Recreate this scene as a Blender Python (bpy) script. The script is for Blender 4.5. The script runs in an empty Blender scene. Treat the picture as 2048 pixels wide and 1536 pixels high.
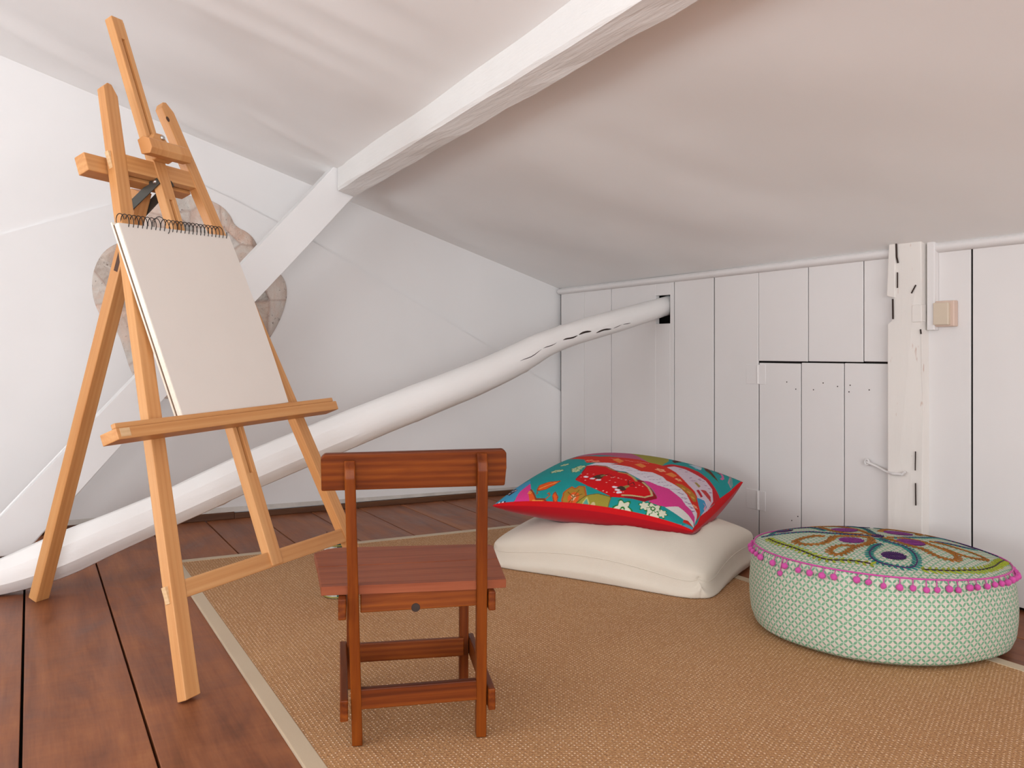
import bpy, bmesh, math, random
import numpy as np
from mathutils import Vector, Matrix
from mathutils.bvhtree import BVHTree
random.seed(7)
rng = np.random.default_rng(7)
SC = bpy.context.scene
COL = SC.collection
PI = math.pi

# ------------------------------------------------------------------ camera, light, exposure
YAW = math.atan(964 / 1794.0)                       # the lens looks 28 degrees to the right of the room's long axis
cam_d = bpy.data.cameras.new('camera')
cam = bpy.data.objects.new('camera', cam_d)
COL.objects.link(cam)
cam.location = (0, 0, 0.75)
cam.rotation_euler = (PI / 2, 0, -YAW)
cam_d.sensor_width = 36.0
cam_d.lens = 1794.0 / 2048 * 36.0
cam_d.shift_y = -68 / 2048.0
cam_d.clip_start = 0.05
SC.camera = cam
SC.view_settings.view_transform = 'Standard'
SC.view_settings.look = 'None'
SC.view_settings.gamma = 1.0
SC.view_settings.use_curve_mapping = False
SC.view_settings.exposure = -0.26

world = bpy.data.worlds.new('sky')
SC.world = world
world.use_nodes = True
wn = world.node_tree.nodes
wn['Background'].inputs[0].default_value = (0.80, 0.90, 1.0, 1)
wn['Background'].inputs[1].default_value = 1.0

def window_light(name, loc, target, sx, sy, power, col):
    d = bpy.data.lights.new(name, 'AREA')
    d.shape = 'RECTANGLE'; d.size = sx; d.size_y = sy; d.energy = power; d.color = col
    o = bpy.data.objects.new(name, d); COL.objects.link(o)
    o.location = loc
    o.rotation_euler = (Vector(target) - Vector(loc)).to_track_quat('-Z', 'Y').to_euler()
    return o
# daylight entering through the window on the left wall and the windows behind the photographer
window_light('daylight_left_window', (-3.32, 1.20, 0.95), (-2.2, 1.45, 2.75), 2.6, 1.5, 140, (0.93, 0.99, 1.03))
window_light('daylight_rear_window', (-0.9, -3.02, 1.00), (-0.2, -1.2, 2.75), 2.6, 1.5, 222, (0.975, 0.98, 1.0))

# ------------------------------------------------------------------ helpers
def tag(o, label=None, cat=None, group=None, kind=None):
    if label: o['label'] = label
    if cat: o['category'] = cat
    if group: o['group'] = group
    if kind: o['kind'] = kind
    return o
def thing(name, label, cat, loc, group=None):
    o = bpy.data.objects.new(name, None); COL.objects.link(o)
    o.location = loc; o.empty_display_size = 0.05
    return tag(o, label, cat, group)
def origin_of(p):
    v = Vector((0, 0, 0))
    while p is not None:
        v += p.location; p = p.parent
    return v
def link_mesh(name, me, mats, parent=None, smooth=False):
    if not isinstance(mats, (list, tuple)): mats = [mats]
    for m in mats: me.materials.append(m)
    o = bpy.data.objects.new(name, me); COL.objects.link(o)
    if parent is not None:
        o.parent = parent
        off = origin_of(parent)
        if off.length > 0: me.transform(Matrix.Translation(-off))
    if smooth:
        me.polygons.foreach_set('use_smooth', [True] * len(me.polygons))
    return o
class MB:
    """collects shapes in world coordinates; each vertex carries gc = position along / across the grain, metres"""
    def __init__(self):
        self.bm = bmesh.new()
        self.gc = self.bm.verts.layers.float_vector.new('gc')
    def _grain(self, verts, o, ax):
        r = Vector((random.uniform(0, 9), random.uniform(0, 9), random.uniform(0, 9)))
        for v in verts:
            d = v.co - o
            v[self.gc] = Vector((d.dot(ax[0]), d.dot(ax[1]), d.dot(ax[2]))) + r
    def hexa(self, pts, ax=None, bevel=0.0, seg=2):
        """pts: 8 corners, bottom loop then top loop"""
        vs = [self.bm.verts.new(Vector(p)) for p in pts]
        fs = [(3, 2, 1, 0), (4, 5, 6, 7), (0, 1, 5, 4), (1, 2, 6, 5), (2, 3, 7, 6), (3, 0, 4, 7)]
        F_ = [self.bm.faces.new([vs[i] for i in f]) for f in fs]
        if ax is None:
            a = vs[4].co - vs[0].co; b = vs[1].co - vs[0].co
            ax = (a.normalized(), b.normalized(), a.normalized().cross(b.normalized()))
        ax = [Vector(x) for x in ax]
        self._grain(vs, sum((v.co for v in vs), Vector()) / 8, ax)
        if bevel > 0:
            es = list({e for f in F_ for e in f.edges})
            bmesh.ops.bevel(self.bm, geom=es, offset=bevel, segments=seg, profile=0.5, affect='EDGES', clamp_overlap=True)
        return self
    def box(self, c, ax, half, bevel=0.0, grain=0, seg=2):
        c = Vector(c); ax = [Vector(a).normalized() for a in ax]
        h = half
        P = lambda i, j, k: c + ax[0] * h[0] * i + ax[1] * h[1] * j + ax[2] * h[2] * k
        pts = [P(-1, -1, -1), P(1, -1, -1), P(1, 1, -1), P(-1, 1, -1), P(-1, -1, 1), P(1, -1, 1), P(1, 1, 1), P(-1, 1, 1)]
        g = [ax[grain], ax[(grain + 1) % 3], ax[(grain + 2) % 3]]
        return self.hexa(pts, g, bevel, seg)
    def aabb(self, lo, hi, bevel=0.0, grain=2):
        lo = Vector(lo); hi = Vector(hi)
        return self.box((lo + hi) / 2, ((1, 0, 0), (0, 1, 0), (0, 0, 1)), (hi - lo) / 2, bevel, grain)
    def bar(self, p0, p1, side, w, d, bevel=0.0, w1=None, d1=None, seg=2):
        """bar from p0 to p1; side = direction of width w; d = depth across"""
        p0 = Vector(p0); p1 = Vector(p1); l = (p1 - p0).normalized()
        s = Vector(side); s = (s - l * s.dot(l)).normalized(); t = l.cross(s)
        w1 = w if w1 is None else w1; d1 = d if d1 is None else d1
        pts = [p0 + s * w * i / 2 + t * d * j / 2 for i, j in ((-1, -1), (1, -1), (1, 1), (-1, 1))] + \
              [p1 + s * w1 * i / 2 + t * d1 * j / 2 for i, j in ((-1, -1), (1, -1), (1, 1), (-1, 1))]
        return self.hexa(pts, (l, s, t), bevel, seg)
    def prism(self, poly, ext, bevel=0.0, grain=(1, 0, 0), seg=2):
        """poly: 3-D points of a planar outline, extruded by vector ext"""
        ext = Vector(ext); n = len(poly)
        a = [self.bm.verts.new(Vector(p)) for p in poly]; b = [self.bm.verts.new(Vector(p) + ext) for p in poly]
        F_ = [self.bm.faces.new(a[::-1]), self.bm.faces.new(b)]
        for i in range(n): F_.append(self.bm.faces.new((a[i], a[(i + 1) % n], b[(i + 1) % n], b[i])))
        g = Vector(grain).normalized(); e = ext.normalized(); h = g.cross(e)
        self._grain(a + b, a[0].co.copy(), (g, h, e))
        if bevel > 0:
            es = list({e_ for f in F_ for e_ in f.edges})
            bmesh.ops.bevel(self.bm, geom=es, offset=bevel, segments=seg, profile=0.5, affect='EDGES', clamp_overlap=True)
        return self
    def tube(self, pts, rad, n=10, closed=False, cap=True, jitter=None):
        pts = [Vector(p) for p in pts]; m = len(pts)
        rad = rad if isinstance(rad, (list, tuple)) else [rad] * m
        rings = []; prev = None; L = 0.0
        off = random.uniform(0, 9)
        for i in range(m):
            a = pts[(i - 1) % m] if (closed or i > 0) else pts[i]
            b = pts[(i + 1) % m] if (closed or i < m - 1) else pts[i]
            t = (b - a).normalized()
            if prev is None:
                up = Vector((0, 0, 1)) if abs(t.z) < 0.9 else Vector((1, 0, 0))
                s = t.cross(up).normalized()
            else:
                s = (prev - t * prev.dot(t)).normalized()
            prev = s; q = s.cross(t)
            if i > 0: L += (pts[i] - pts[i - 1]).length
            ring = []
            for k in range(n):
                an = 2 * PI * k / n
                r = rad[i] * (jitter(i, k) if jitter else 1.0)
                v = self.bm.verts.new(pts[i] + (s * math.cos(an) + q * math.sin(an)) * r)
                v[self.gc] = Vector((L + off, math.cos(an) * rad[i] + off, math.sin(an) * rad[i]))
                ring.append(v)
            rings.append(ring)
        for i in range(m if closed else m - 1):
            A = rings[i]; B = rings[(i + 1) % m]
            for k in range(n): self.bm.faces.new((A[k], B[k], B[(k + 1) % n], A[(k + 1) % n]))
        if cap and not closed:
            self.bm.faces.new(rings[0]); self.bm.faces.new(rings[-1][::-1])
        return self
    def lathe(self, c, prof, n=32, ax=None):
        """prof: (radius, height) list about axis through c"""
        c = Vector(c); X, Y, Z = [Vector(a) for a in (ax or ((1, 0, 0), (0, 1, 0), (0, 0, 1)))]
        rings = []
        for r, h in prof:
            if r < 1e-6: rings.append([self.bm.verts.new(c + Z * h)])
            else: rings.append([self.bm.verts.new(c + (X * math.cos(2 * PI * k / n) + Y * math.sin(2 * PI * k / n)) * r + Z * h) for k in range(n)])
        for A, B in zip(rings[:-1], rings[1:]):
            for k in range(n):
                a = [A[k % len(A)], A[(k + 1) % len(A)], B[(k + 1) % len(B)], B[k % len(B)]]
                u = []
                for v in a:
                    if v not in u: u.append(v)
                if len(u) > 2: self.bm.faces.new(u)
        return self
    def build(self, name, mats, parent=None, smooth=False):
        bmesh.ops.recalc_face_normals(self.bm, faces=self.bm.faces)
        me = bpy.data.meshes.new(name); self.bm.to_mesh(me); self.bm.free()
        return link_mesh(name, me, mats, parent, smooth)
def grid_mesh(name, P, closed_u=False, cols=None, uv=None):
    """P: (m, n, 3) array of points -> quads mesh; cols optional (m, n, 3) linear colours"""
    m, n, _ = P.shape
    me = bpy.data.meshes.new(name)
    idx = np.arange(m * n).reshape(m, n)
    if closed_u: idx = np.concatenate([idx, idx[:, :1]], axis=1)
    q = np.stack([idx[:-1, :-1], idx[:-1, 1:], idx[1:, 1:], idx[1:, :-1]], -1).reshape(-1, 4)
    me.vertices.add(m * n); me.vertices.foreach_set('co', P.reshape(-1).astype(np.float32))
    me.loops.add(q.size); me.loops.foreach_set('vertex_index', q.reshape(-1).astype(np.int32))
    me.polygons.add(len(q)); me.polygons.foreach_set('loop_start', (np.arange(len(q)) * 4).astype(np.int32))
    me.update(calc_edges=True)
    if cols is not None:
        a = me.color_attributes.new('dye', 'FLOAT_COLOR', 'POINT')
        c = np.ones((m * n, 4), np.float32); c[:, :3] = cols.reshape(-1, 3); a.data.foreach_set('color', c.reshape(-1))
    if uv is not None:
        a = me.attributes.new('gc', 'FLOAT_VECTOR', 'POINT')
        a.data.foreach_set('vector', uv.reshape(-1).astype(np.float32))
    me.validate()
    return me
def lin(r, g, b):
    f = lambda c: (c / 255 / 12.92) if c <= 10 else ((c / 255 + 0.055) / 1.055) ** 2.4
    return (f(r), f(g), f(b))

# ------------------------------------------------------------------ materials
class NT:
    def __init__(self, name):
        self.m = bpy.data.materials.new(name); self.m.use_nodes = True
        self.t = self.m.node_tree; self.n = self.t.nodes
        self.b = self.n['Principled BSDF']
    def new(self, typ, **kw):
        x = self.n.new(typ)
        for k, v in kw.items(): setattr(x, k, v)
        return x
    def link(self, a, b): self.t.links.new(a, b)
    def attr(self, name='gc', out='Vector'):
        return self.new('ShaderNodeAttribute', attribute_name=name).outputs[out]
    def obj(self): return self.new('ShaderNodeTexCoord').outputs['Object']
    def mapping(self, vec, scale=(1, 1, 1), rot=(0, 0, 0), loc=(0, 0, 0)):
        x = self.new('ShaderNodeMapping'); self.link(vec, x.inputs[0])
        x.inputs['Scale'].default_value = scale; x.inputs['Rotation'].default_value = rot; x.inputs['Location'].default_value = loc
        return x.outputs[0]
    def noise(self, vec, scale, detail=3, rough=0.55, dist=0.0):
        x = self.new('ShaderNodeTexNoise'); self.link(vec, x.inputs['Vector'])
        x.inputs['Scale'].default_value = scale; x.inputs['Detail'].default_value = detail
        x.inputs['Roughness'].default_value = rough; x.inputs['Distortion'].default_value = dist
        return x.outputs['Fac']
    def ramp(self, fac, stops, interp='LINEAR'):
        x = self.new('ShaderNodeValToRGB'); self.link(fac, x.inputs[0]); r = x.color_ramp; r.interpolation = interp
        while len(r.elements) < len(stops): r.elements.new(0.5)
        for e, (p, c) in zip(r.elements, stops):
            e.position = p; e.color = (*c, 1) if len(c) == 3 else c
        return x.outputs[0]
    def mix(self, fac, a, b, mode='MIX'):
        x = self.new('ShaderNodeMix', data_type='RGBA', blend_type=mode)
        for s, v in ((x.inputs['Factor'], fac), (x.inputs['A'], a), (x.inputs['B'], b)):
            if isinstance(v, (int, float)): s.default_value = v
            elif isinstance(v, tuple): s.default_value = (*v, 1) if len(v) == 3 else v
            else: self.link(v, s)
        return x.outputs['Result']
    def math(self, op, a, b=0.0, c=0.0, clamp=False):
        x = self.new('ShaderNodeMath', operation=op, use_clamp=clamp)
        for s, v in zip(x.inputs, (a, b, c)):
            if isinstance(v, (int, float)): s.default_value = v
            else: self.link(v, s)
        return x.outputs[0]
    def bump(self, h, strength=0.3, dist=0.01):
        x = self.new('ShaderNodeBump'); x.inputs['Strength'].default_value = strength; x.inputs['Distance'].default_value = dist
        self.link(h, x.inputs['Height']); self.link(x.outputs[0], self.b.inputs['Normal'])
    def color(self, c):
        if isinstance(c, tuple): self.b.inputs['Base Color'].default_value = (*c, 1)
        else: self.link(c, self.b.inputs['Base Color'])
    def set(self, rough=0.5, spec=0.5, metal=0.0, **kw):
        self.b.inputs['Roughness'].default_value = rough; self.b.inputs['Metallic'].default_value = metal
        self.b.inputs['Specular IOR Level'].default_value = spec
        for k, v in kw.items(): self.b.inputs[k].default_value = v
        return self.m

def mat_plain(name, c, rough=0.5, spec=0.4, metal=0.0, var=0.0, scale=20, bump=0.0):
    t = NT(name)
    if var > 0 or bump > 0:
        f = t.noise(t.obj(), scale, 4)
        c0 = tuple(x * (1 - var) for x in c); c1 = tuple(min(1, x * (1 + var)) for x in c)
        t.color(t.ramp(f, [(0.3, c0), (0.7, c1)]))
        if bump: t.bump(f, bump, 0.004)
    else: t.color(c)
    return t.set(rough, spec, metal)
def mat_paint(name, c, rough=0.55, grain=None, bump=0.15, raw=None):
    """white house paint: faint tone drift, brush relief, a few worn specks"""
    t = NT(name); o = t.obj()
    big = t.noise(o, 1.6, 3); c0 = tuple(x * 0.955 for x in c)
    col = t.ramp(big, [(0.35, c0), (0.65, c)])
    if grain:
        g = t.noise(t.mapping(t.attr(), grain), 1.0, 5, 0.65)
        h = g
    else:
        h = t.noise(o, 22, 5, 0.6)
    if raw:
        sp = t.noise(t.mapping(t.attr(), (9, 30, 30)), 1.0, 3, 0.7)
        col = t.mix(t.ramp(sp, [(0.66, (0, 0, 0)), (0.74, (1, 1, 1))]), col, raw)
    t.color(col); t.bump(h, bump, 0.004)
    return t.set(rough, 0.35)
def mat_wood(name, dark, mid, light, rough=0.4, scale=(2.0, 22, 22), bump=0.05, coat=0.0, rings=0.5, spec=0.4):
    t = NT(name); a = t.attr()
    g1 = t.noise(t.mapping(a, scale), 1.0, 5, 0.6, 0.6)
    fine = t.noise(t.mapping(a, (scale[0] * 3, scale[1] * 9, scale[2] * 9)), 1.0, 3, 0.6)
    w = t.new('ShaderNodeTexWave', wave_type='BANDS', bands_direction='Y')
    t.link(t.mapping(a, (scale[0] * 0.35, scale[1] * 0.9, scale[2] * 0.9)), w.inputs['Vector'])
    w.inputs['Scale'].default_value = 0.9; w.inputs['Distortion'].default_value = 5.0; w.inputs['Detail'].default_value = 3
    w.inputs['Detail Scale'].default_value = 0.6
    f = t.math('ADD', t.math('MULTIPLY', g1, 1 - rings * 0.5), t.math('MULTIPLY', w.outputs['Fac'], rings * 0.5))
    f = t.math('ADD', t.math('MULTIPLY', f, 0.8), t.math('MULTIPLY', fine, 0.2))
    t.color(t.ramp(f, [(0.22, dark), (0.48, mid), (0.78, light)]))
    t.bump(f, bump, 0.004)
    m = t.set(rough, spec)
    if coat: t.b.inputs['Coat Weight'].default_value = coat; t.b.inputs['Coat Roughness'].default_value = 0.18
    return m

WHITE = (0.80, 0.785, 0.775)
M = {}
M['plaster'] = mat_paint('white_plaster', WHITE, 0.6, bump=0.08)
M['ceiling'] = mat_paint('white_ceiling_plaster', (0.925, 0.915, 0.90), 0.55, bump=0.06)
M['board'] = mat_paint('white_board_paint', (0.755, 0.725, 0.71), 0.45, grain=(1.5, 40, 40), bump=0.10)
M['beam'] = mat_paint('white_beam_paint', (0.83, 0.815, 0.79), 0.5, grain=(7, 90, 90), bump=0.55)
M['pole'] = mat_paint('white_pole_paint', (0.83, 0.81, 0.79), 0.42, grain=(5, 28, 28), bump=0.35)
M['post'] = mat_paint('white_post_paint', (0.79, 0.745, 0.70), 0.5, grain=(3, 40, 40), bump=0.3, raw=(0.55, 0.37, 0.30))
M['void'] = mat_plain('dark_gap', (0.010, 0.008, 0.007), 0.9, 0.1)
M['crack'] = mat_plain('dark_crack', (0.05, 0.035, 0.03), 0.9, 0.1)
M['pine'] = mat_wood('pale_pine', (0.47, 0.185, 0.054), (0.60, 0.285, 0.102), (0.71, 0.395, 0.170), 0.40, (1.2, 26, 26), 0.05, rings=0.22)
M['pine_end'] = mat_wood('pine_end_grain', (0.60, 0.38, 0.19), (0.68, 0.45, 0.24), (0.74, 0.52, 0.30), 0.6, (20, 40, 40), 0.05)
M['mahogany'] = mat_wood('red_brown_varnished_wood', (0.052, 0.0080, 0.0009), (0.142, 0.0275, 0.0027), (0.27, 0.068, 0.007), 0.42, (2.4, 30, 30), 0.08, coat=0.0, rings=0.3, spec=0.16)
M['seat'] = mat_wood('paler_red_brown_seat_wood', (0.110, 0.022, 0.007), (0.235, 0.056, 0.020), (0.33, 0.098, 0.040), 0.5, (2.4, 30, 30), 0.08, rings=0.3, spec=0.2)  # seat planks: paler, duller red-brown than the rest of the chair
M['skirting'] = mat_wood('brown_skirting_wood', (0.045, 0.015, 0.006), (0.10, 0.038, 0.015), (0.17, 0.07, 0.03), 0.5, (2, 20, 20), 0.1)
M['metal'] = mat_plain('zinc_screw', (0.55, 0.55, 0.53), 0.3, 0.5, 1.0)
M['strap'] = mat_plain('grey_steel_strap', (0.07, 0.065, 0.055), 0.5, 0.4, 0.4)
M['wire'] = mat_plain('black_wire', (0.03, 0.027, 0.025), 0.35, 0.5, 0.6)

def mat_floor():
    t = NT('brown_varnished_floorboards'); a = t.attr()
    g = t.noise(t.mapping(a, (1.4, 16, 16)), 1.0, 5, 0.6, 0.8)
    st = t.noise(t.mapping(a, (2.6, 5, 5)), 1.0, 4, 0.6, 1.2)
    sc = t.noise(t.mapping(a, (60, 10, 10)), 1.0, 2, 0.5)
    fine = t.noise(t.mapping(a, (9, 160, 160)), 1.0, 3, 0.6)
    f = t.math('ADD', t.math('MULTIPLY', g, 0.38), t.math('MULTIPLY', st, 0.42))
    f = t.math('ADD', f, t.math('ADD', t.math('MULTIPLY', sc, 0.07), t.math('MULTIPLY', fine, 0.13)))
    t.color(t.ramp(f, [(0.32, (0.095, 0.027, 0.0105)), (0.45, (0.200, 0.063, 0.025)), (0.56, (0.290, 0.100, 0.039)), (0.70, (0.40, 0.165, 0.066))]))
    rr = t.ramp(st, [(0.3, (0.36,) * 3), (0.7, (0.56,) * 3)])
    m = t.set(0.45, 0.30); t.link(rr, t.b.inputs['Roughness'])
    t.bump(f, 0.12, 0.004)
    return m
M['floor'] = mat_floor()

def mat_rug():
    t = NT('woven_sisal'); o = t.obj()
    s = t.new('ShaderNodeSeparateXYZ'); t.link(o, s.inputs[0])
    px, py = 0.0088, 0.0100
    x = t.math('DIVIDE', s.outputs[0], px); y0 = t.math('DIVIDE', s.outputs[1], py)
    col_i = t.math('FLOOR', x)
    y = t.math('ADD', y0, t.math('MULTIPLY', t.math('MODULO', col_i, 2.0), 0.5))
    fx = t.math('SUBTRACT', t.math('FRACT', x), 0.5); fy = t.math('SUBTRACT', t.math('FRACT', y), 0.5)
    d = t.math('SQRT', t.math('ADD', t.math('MULTIPLY', t.math('MULTIPLY', fx, fx), 1.5), t.math('MULTIPLY', fy, fy)))
    nub = t.math('SUBTRACT', 1.0, t.math('MULTIPLY', d, 2.6), clamp=True)
    cell = t.new('ShaderNodeTexWhiteNoise', noise_dimensions='2D')
    cv = t.new('ShaderNodeCombineXYZ'); t.link(col_i, cv.inputs[0]); t.link(t.math('FLOOR', y), cv.inputs[1]); t.link(cv.outputs[0], cell.inputs['Vector'])
    amp = t.math('ADD', 0.35, t.math('MULTIPLY', cell.outputs['Value'], 0.65))
    h = t.math('MULTIPLY', nub, amp)
    big = t.noise(o, 2.2, 3); fib = t.noise(t.mapping(o, (160, 260, 1)), 1.0, 3, 0.7)
    base = t.ramp(big, [(0.3, (0.50, 0.268, 0.115)), (0.7, (0.57, 0.325, 0.146))])
    base = t.mix(t.ramp(fib, [(0.35, (1, 1, 1)), (0.6, (0, 0, 0))]), base, (0.28, 0.125, 0.052))
    c = t.mix(t.ramp(h, [(0.22, (0, 0, 0)), (0.62, (1, 1, 1))]), base, (0.90, 0.68, 0.48))
    t.color(c); hh = t.math('ADD', h, t.math('MULTIPLY', fib, 0.35))
    t.bump(hh, 0.55, 0.004)
    return t.set(0.75, 0.25)
M['rug'] = mat_rug()
def mat_cloth(name, c, var=0.06, weave=900, rough=0.85, bump=0.12, wr=0.0):
    t = NT(name); o = t.obj()
    f = t.noise(o, 3.0, 3)
    c0 = tuple(x * (1 - var) for x in c)
    t.color(t.ramp(f, [(0.3, c0), (0.7, c)]))
    wv = t.noise(o, weave, 2)
    if wr:
        wk = t.noise(t.mapping(o, (1, 1, 0.5)), 9.0, 2, 0.5, 0.5)
        wv = t.math('ADD', t.math('MULTIPLY', wv, 0.15), t.math('MULTIPLY', wk, wr))
        t.bump(wv, 0.5, 0.02)
    else: t.bump(wv, bump, 0.002)
    m = t.set(rough, 0.2); t.b.inputs['Sheen Weight'].default_value = 0.15
    return m
M['tape'] = mat_cloth('beige_cotton_tape', (0.52, 0.40, 0.265), 0.05, 700)
M['cream'] = mat_cloth('cream_cotton', (0.76, 0.69, 0.585), 0.04, 800, wr=0.6)
M['red'] = mat_cloth('red_cotton', (0.385, 0.0015, 0.0085), 0.08, 800)
def mat_dye(name, rough=0.8):
    t = NT(name); c = t.attr('dye', 'Color'); o = t.obj()
    wv = t.noise(o, 700, 2)
    t.color(t.mix(t.ramp(wv, [(0.35, (0.82,) * 3), (0.65, (1, 1, 1))]), (0, 0, 0), c) if False else t.mix(1.0, c, t.ramp(wv, [(0.35, (0.72,) * 3), (0.65, (0.88,) * 3)]), 'MULTIPLY'))
    t.bump(wv, 0.15, 0.002)
    return t.set(rough, 0.25)
M['patch'] = mat_dye('printed_patchwork')
def mat_petal(name, pitch):
    """overlapping-circle print: green petals on off-white, in the cloth's own coordinates"""
    t = NT(name); a = t.attr()
    s = t.new('ShaderNodeSeparateXYZ'); t.link(a, s.inputs[0])
    k = 1 / (pitch * math.sqrt(2))
    u = t.math('MULTIPLY', t.math('ADD', s.outputs[0], s.outputs[1]), k * 1.0)
    v = t.math('MULTIPLY', t.math('SUBTRACT', s.outputs[0], s.outputs[1]), k * 1.0)
    fx = t.math('ABSOLUTE', t.math('SUBTRACT', t.math('FRACT', u), 0.5)); fy = t.math('ABSOLUTE', t.math('SUBTRACT', t.math('FRACT', v), 0.5))
    # lens between this circle and its neighbour across the nearest cell side
    def lens(p, q):
        e = t.math('ADD', t.math('POWER', t.math('SUBTRACT', 1.0, p), 2.0), t.math('POWER', q, 2.0))
        return t.math('SUBTRACT', 0.497, e)
    L = t.math('MAXIMUM', lens(fx, fy), lens(fy, fx))
    pet = t.ramp(L, [(0.015, (0, 0, 0)), (0.055, (1, 1, 1))])
    tone = t.noise(t.mapping(a, (150, 150, 150)), 1.0, 2)
    green = t.ramp(tone, [(0.35, (0.15, 0.305, 0.185)), (0.65, (0.225, 0.43, 0.275))])
    c = t.mix(pet, (0.62, 0.545, 0.475), green)
    ring = t.ramp(L, [(0.0, (0, 0, 0)), (0.03, (0.8, 0.8, 0.8)), (0.07, (0, 0, 0))])
    c = t.mix(ring, c, (0.30, 0.60, 0.42))
    t.color(c); t.bump(t.noise(t.mapping(a, (900, 900, 900)), 1.0, 2), 0.12, 0.002)
    return t.set(0.85, 0.2)
M['petal'] = mat_petal('green_petal_print', 0.0152)
M['pink'] = mat_cloth('pink_wool', (0.62, 0.085, 0.36), 0.15, 500, bump=0.5)
M['thread_green'] = mat_plain('green_thread', (0.27, 0.32, 0.020), 0.7, 0.25, 0, 0.3, 300)
M['thread_teal'] = mat_plain('teal_thread', (0.015, 0.16, 0.145), 0.7, 0.25, 0, 0.3, 300)
M['thread_ochre'] = mat_plain('ochre_thread', (0.27, 0.100, 0.012), 0.7, 0.25, 0, 0.35, 300)
M['thread_purple'] = mat_plain('purple_thread', (0.055, 0.012, 0.095), 0.7, 0.25, 0, 0.3, 300)
M['thread_magenta'] = mat_plain('magenta_thread', (0.20, 0.022, 0.20), 0.7, 0.25, 0, 0.3, 300)
M['thread_dark'] = mat_plain('dark_plum_thread', (0.030, 0.012, 0.018), 0.7, 0.25)
M['paper'] = mat_plain('cream_paper', (0.76, 0.70, 0.645), 0.75, 0.2, 0, 0.012, 6)
M['paper_edge'] = mat_plain('paper_edges', (0.86, 0.80, 0.69), 0.8, 0.2, 0, 0.05, 120)
M['card'] = mat_plain('brown_card', (0.20, 0.125, 0.085), 0.8, 0.2)
M['plastic'] = mat_plain('yellowed_plastic', (0.62, 0.515, 0.40), 0.35, 0.4)
M['plastic_frame'] = mat_plain('pinkish_plastic_frame', (0.63, 0.47, 0.385), 0.4, 0.4)
M['glasspane'] = mat_plain('window_glass', (0.9, 0.93, 0.95), 0.05, 0.5)
gl = M['glasspane'].node_tree.nodes['Principled BSDF']; gl.inputs['Transmission Weight'].default_value = 1.0

# ------------------------------------------------------------------ the room
XW, YG = 2.5, 4.108                                 # right wall plane, gable plane
XL, YB = -3.35, -3.05                                 # left wall and the wall behind the photographer
def ceil_z(x): return 1.08 + 0.325 * (2.5 - x)

# floor: long boards running to the gable, each a board of one mesh
mb = MB()
xs = [-3.4, -3.17, -2.94, -2.72, -2.5, -2.28, -2.06, -1.95, -1.73, -1.50, -1.27, -1.05, -0.83, -0.61, -0.39, -0.205, -0.015, 0.205, 0.445, 0.678, 0.908, 1.145, 1.372, 1.582, 1.81, 2.04, 2.27, 2.56]
for a, b in zip(xs[:-1], xs[1:]):
    g = random.uniform(0.002, 0.0032)
    mb.aabb((a + g, YB - 0.05, -0.030), (b - g, YG + 0.03, 0.0), 0.0015, 1)
floor = mb.build('floor', [M['floor'], M['void']])
tag(floor, kind='structure')
mb = MB(); mb.aabb((XL - 0.1, YB - 0.1, -0.06), (XW + 0.25, YG + 0.1, -0.029))
tag(mb.build('floor.001', M['void']), kind='structure')

# ceiling: one plastered slope with soft unevenness and long low swellings running down the slope
nx, ny = 290, 380
gx = np.linspace(XL - 0.02, XW + 0.015, nx); gy = np.linspace(YB - 0.03, YG + 0.03, ny)
GX, GY = np.meshgrid(gx, gy)
Z = 1.08 + 0.325 * (2.5 - GX)
def swell(y0, w, amp, x0, x1, slant=0.0):
    c = y0 + slant * (GX - x0)
    e = np.clip((GX - x0) / 0.25, 0, 1) * np.clip((x1 - GX) / 0.35, 0, 1)
    return amp * np.exp(-((GY - c) / w) ** 2) * e * e * (3 - 2 * e)
W = 0.004 * np.sin(GX * 4.1 + 1.3 * np.sin(GY * 1.9)) * np.sin(GY * 3.1 + 0.7) + 0.003 * np.sin(GX * 7.3 + GY * 2.2) * np.sin(GY * 6.1 + GX)
W += swell(3.55, 0.075, -0.013, -0.5, 1.0, 0.36) + swell(3.42, 0.10, 0.008, -0.6, 1.0, 0.30) + swell(2.54, 0.060, -0.0060, 0.15, 1.12, 0.02)
W += swell(2.74, 0.050, -0.0042, 0.10, 1.0, -0.03) + swell(2.36, 0.045, -0.0036, 0.45, 1.12, 0.0) + swell(2.95, 0.16, 0.010, -0.3, 1.1, 0.1) + swell(2.08, 0.05, -0.006, 0.35, 1.0, 0.1)
W += swell(3.44, 0.05, -0.010, 0.62, 1.3, 0.35) + swell(2.22, 0.09, 0.006, 0.2, 1.1)
W += swell(3.62, 0.14, -0.012, 1.25, 2.2, 0.55) + swell(2.75, 0.22, -0.009, 1.3, 2.4, -0.35) + swell(2.0, 0.2, 0.008, 1.4, 2.4, -0.2) + swell(2.35, 0.12, 0.005, 1.3, 2.3, -0.3)
edge = np.clip((YG - GY) / 0.15, 0, 1) * np.clip((XW - GX) / 0.15, 0, 1)
Z += W * edge
me = grid_mesh('ceiling', np.stack([GX, GY, Z], -1))
o = link_mesh('ceiling', me, M['ceiling'], None, True); tag(o, kind='structure')
md = o.modifiers.new('thickness', 'SOLIDIFY'); md.thickness = 0.06; md.offset = 1.0

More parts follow.
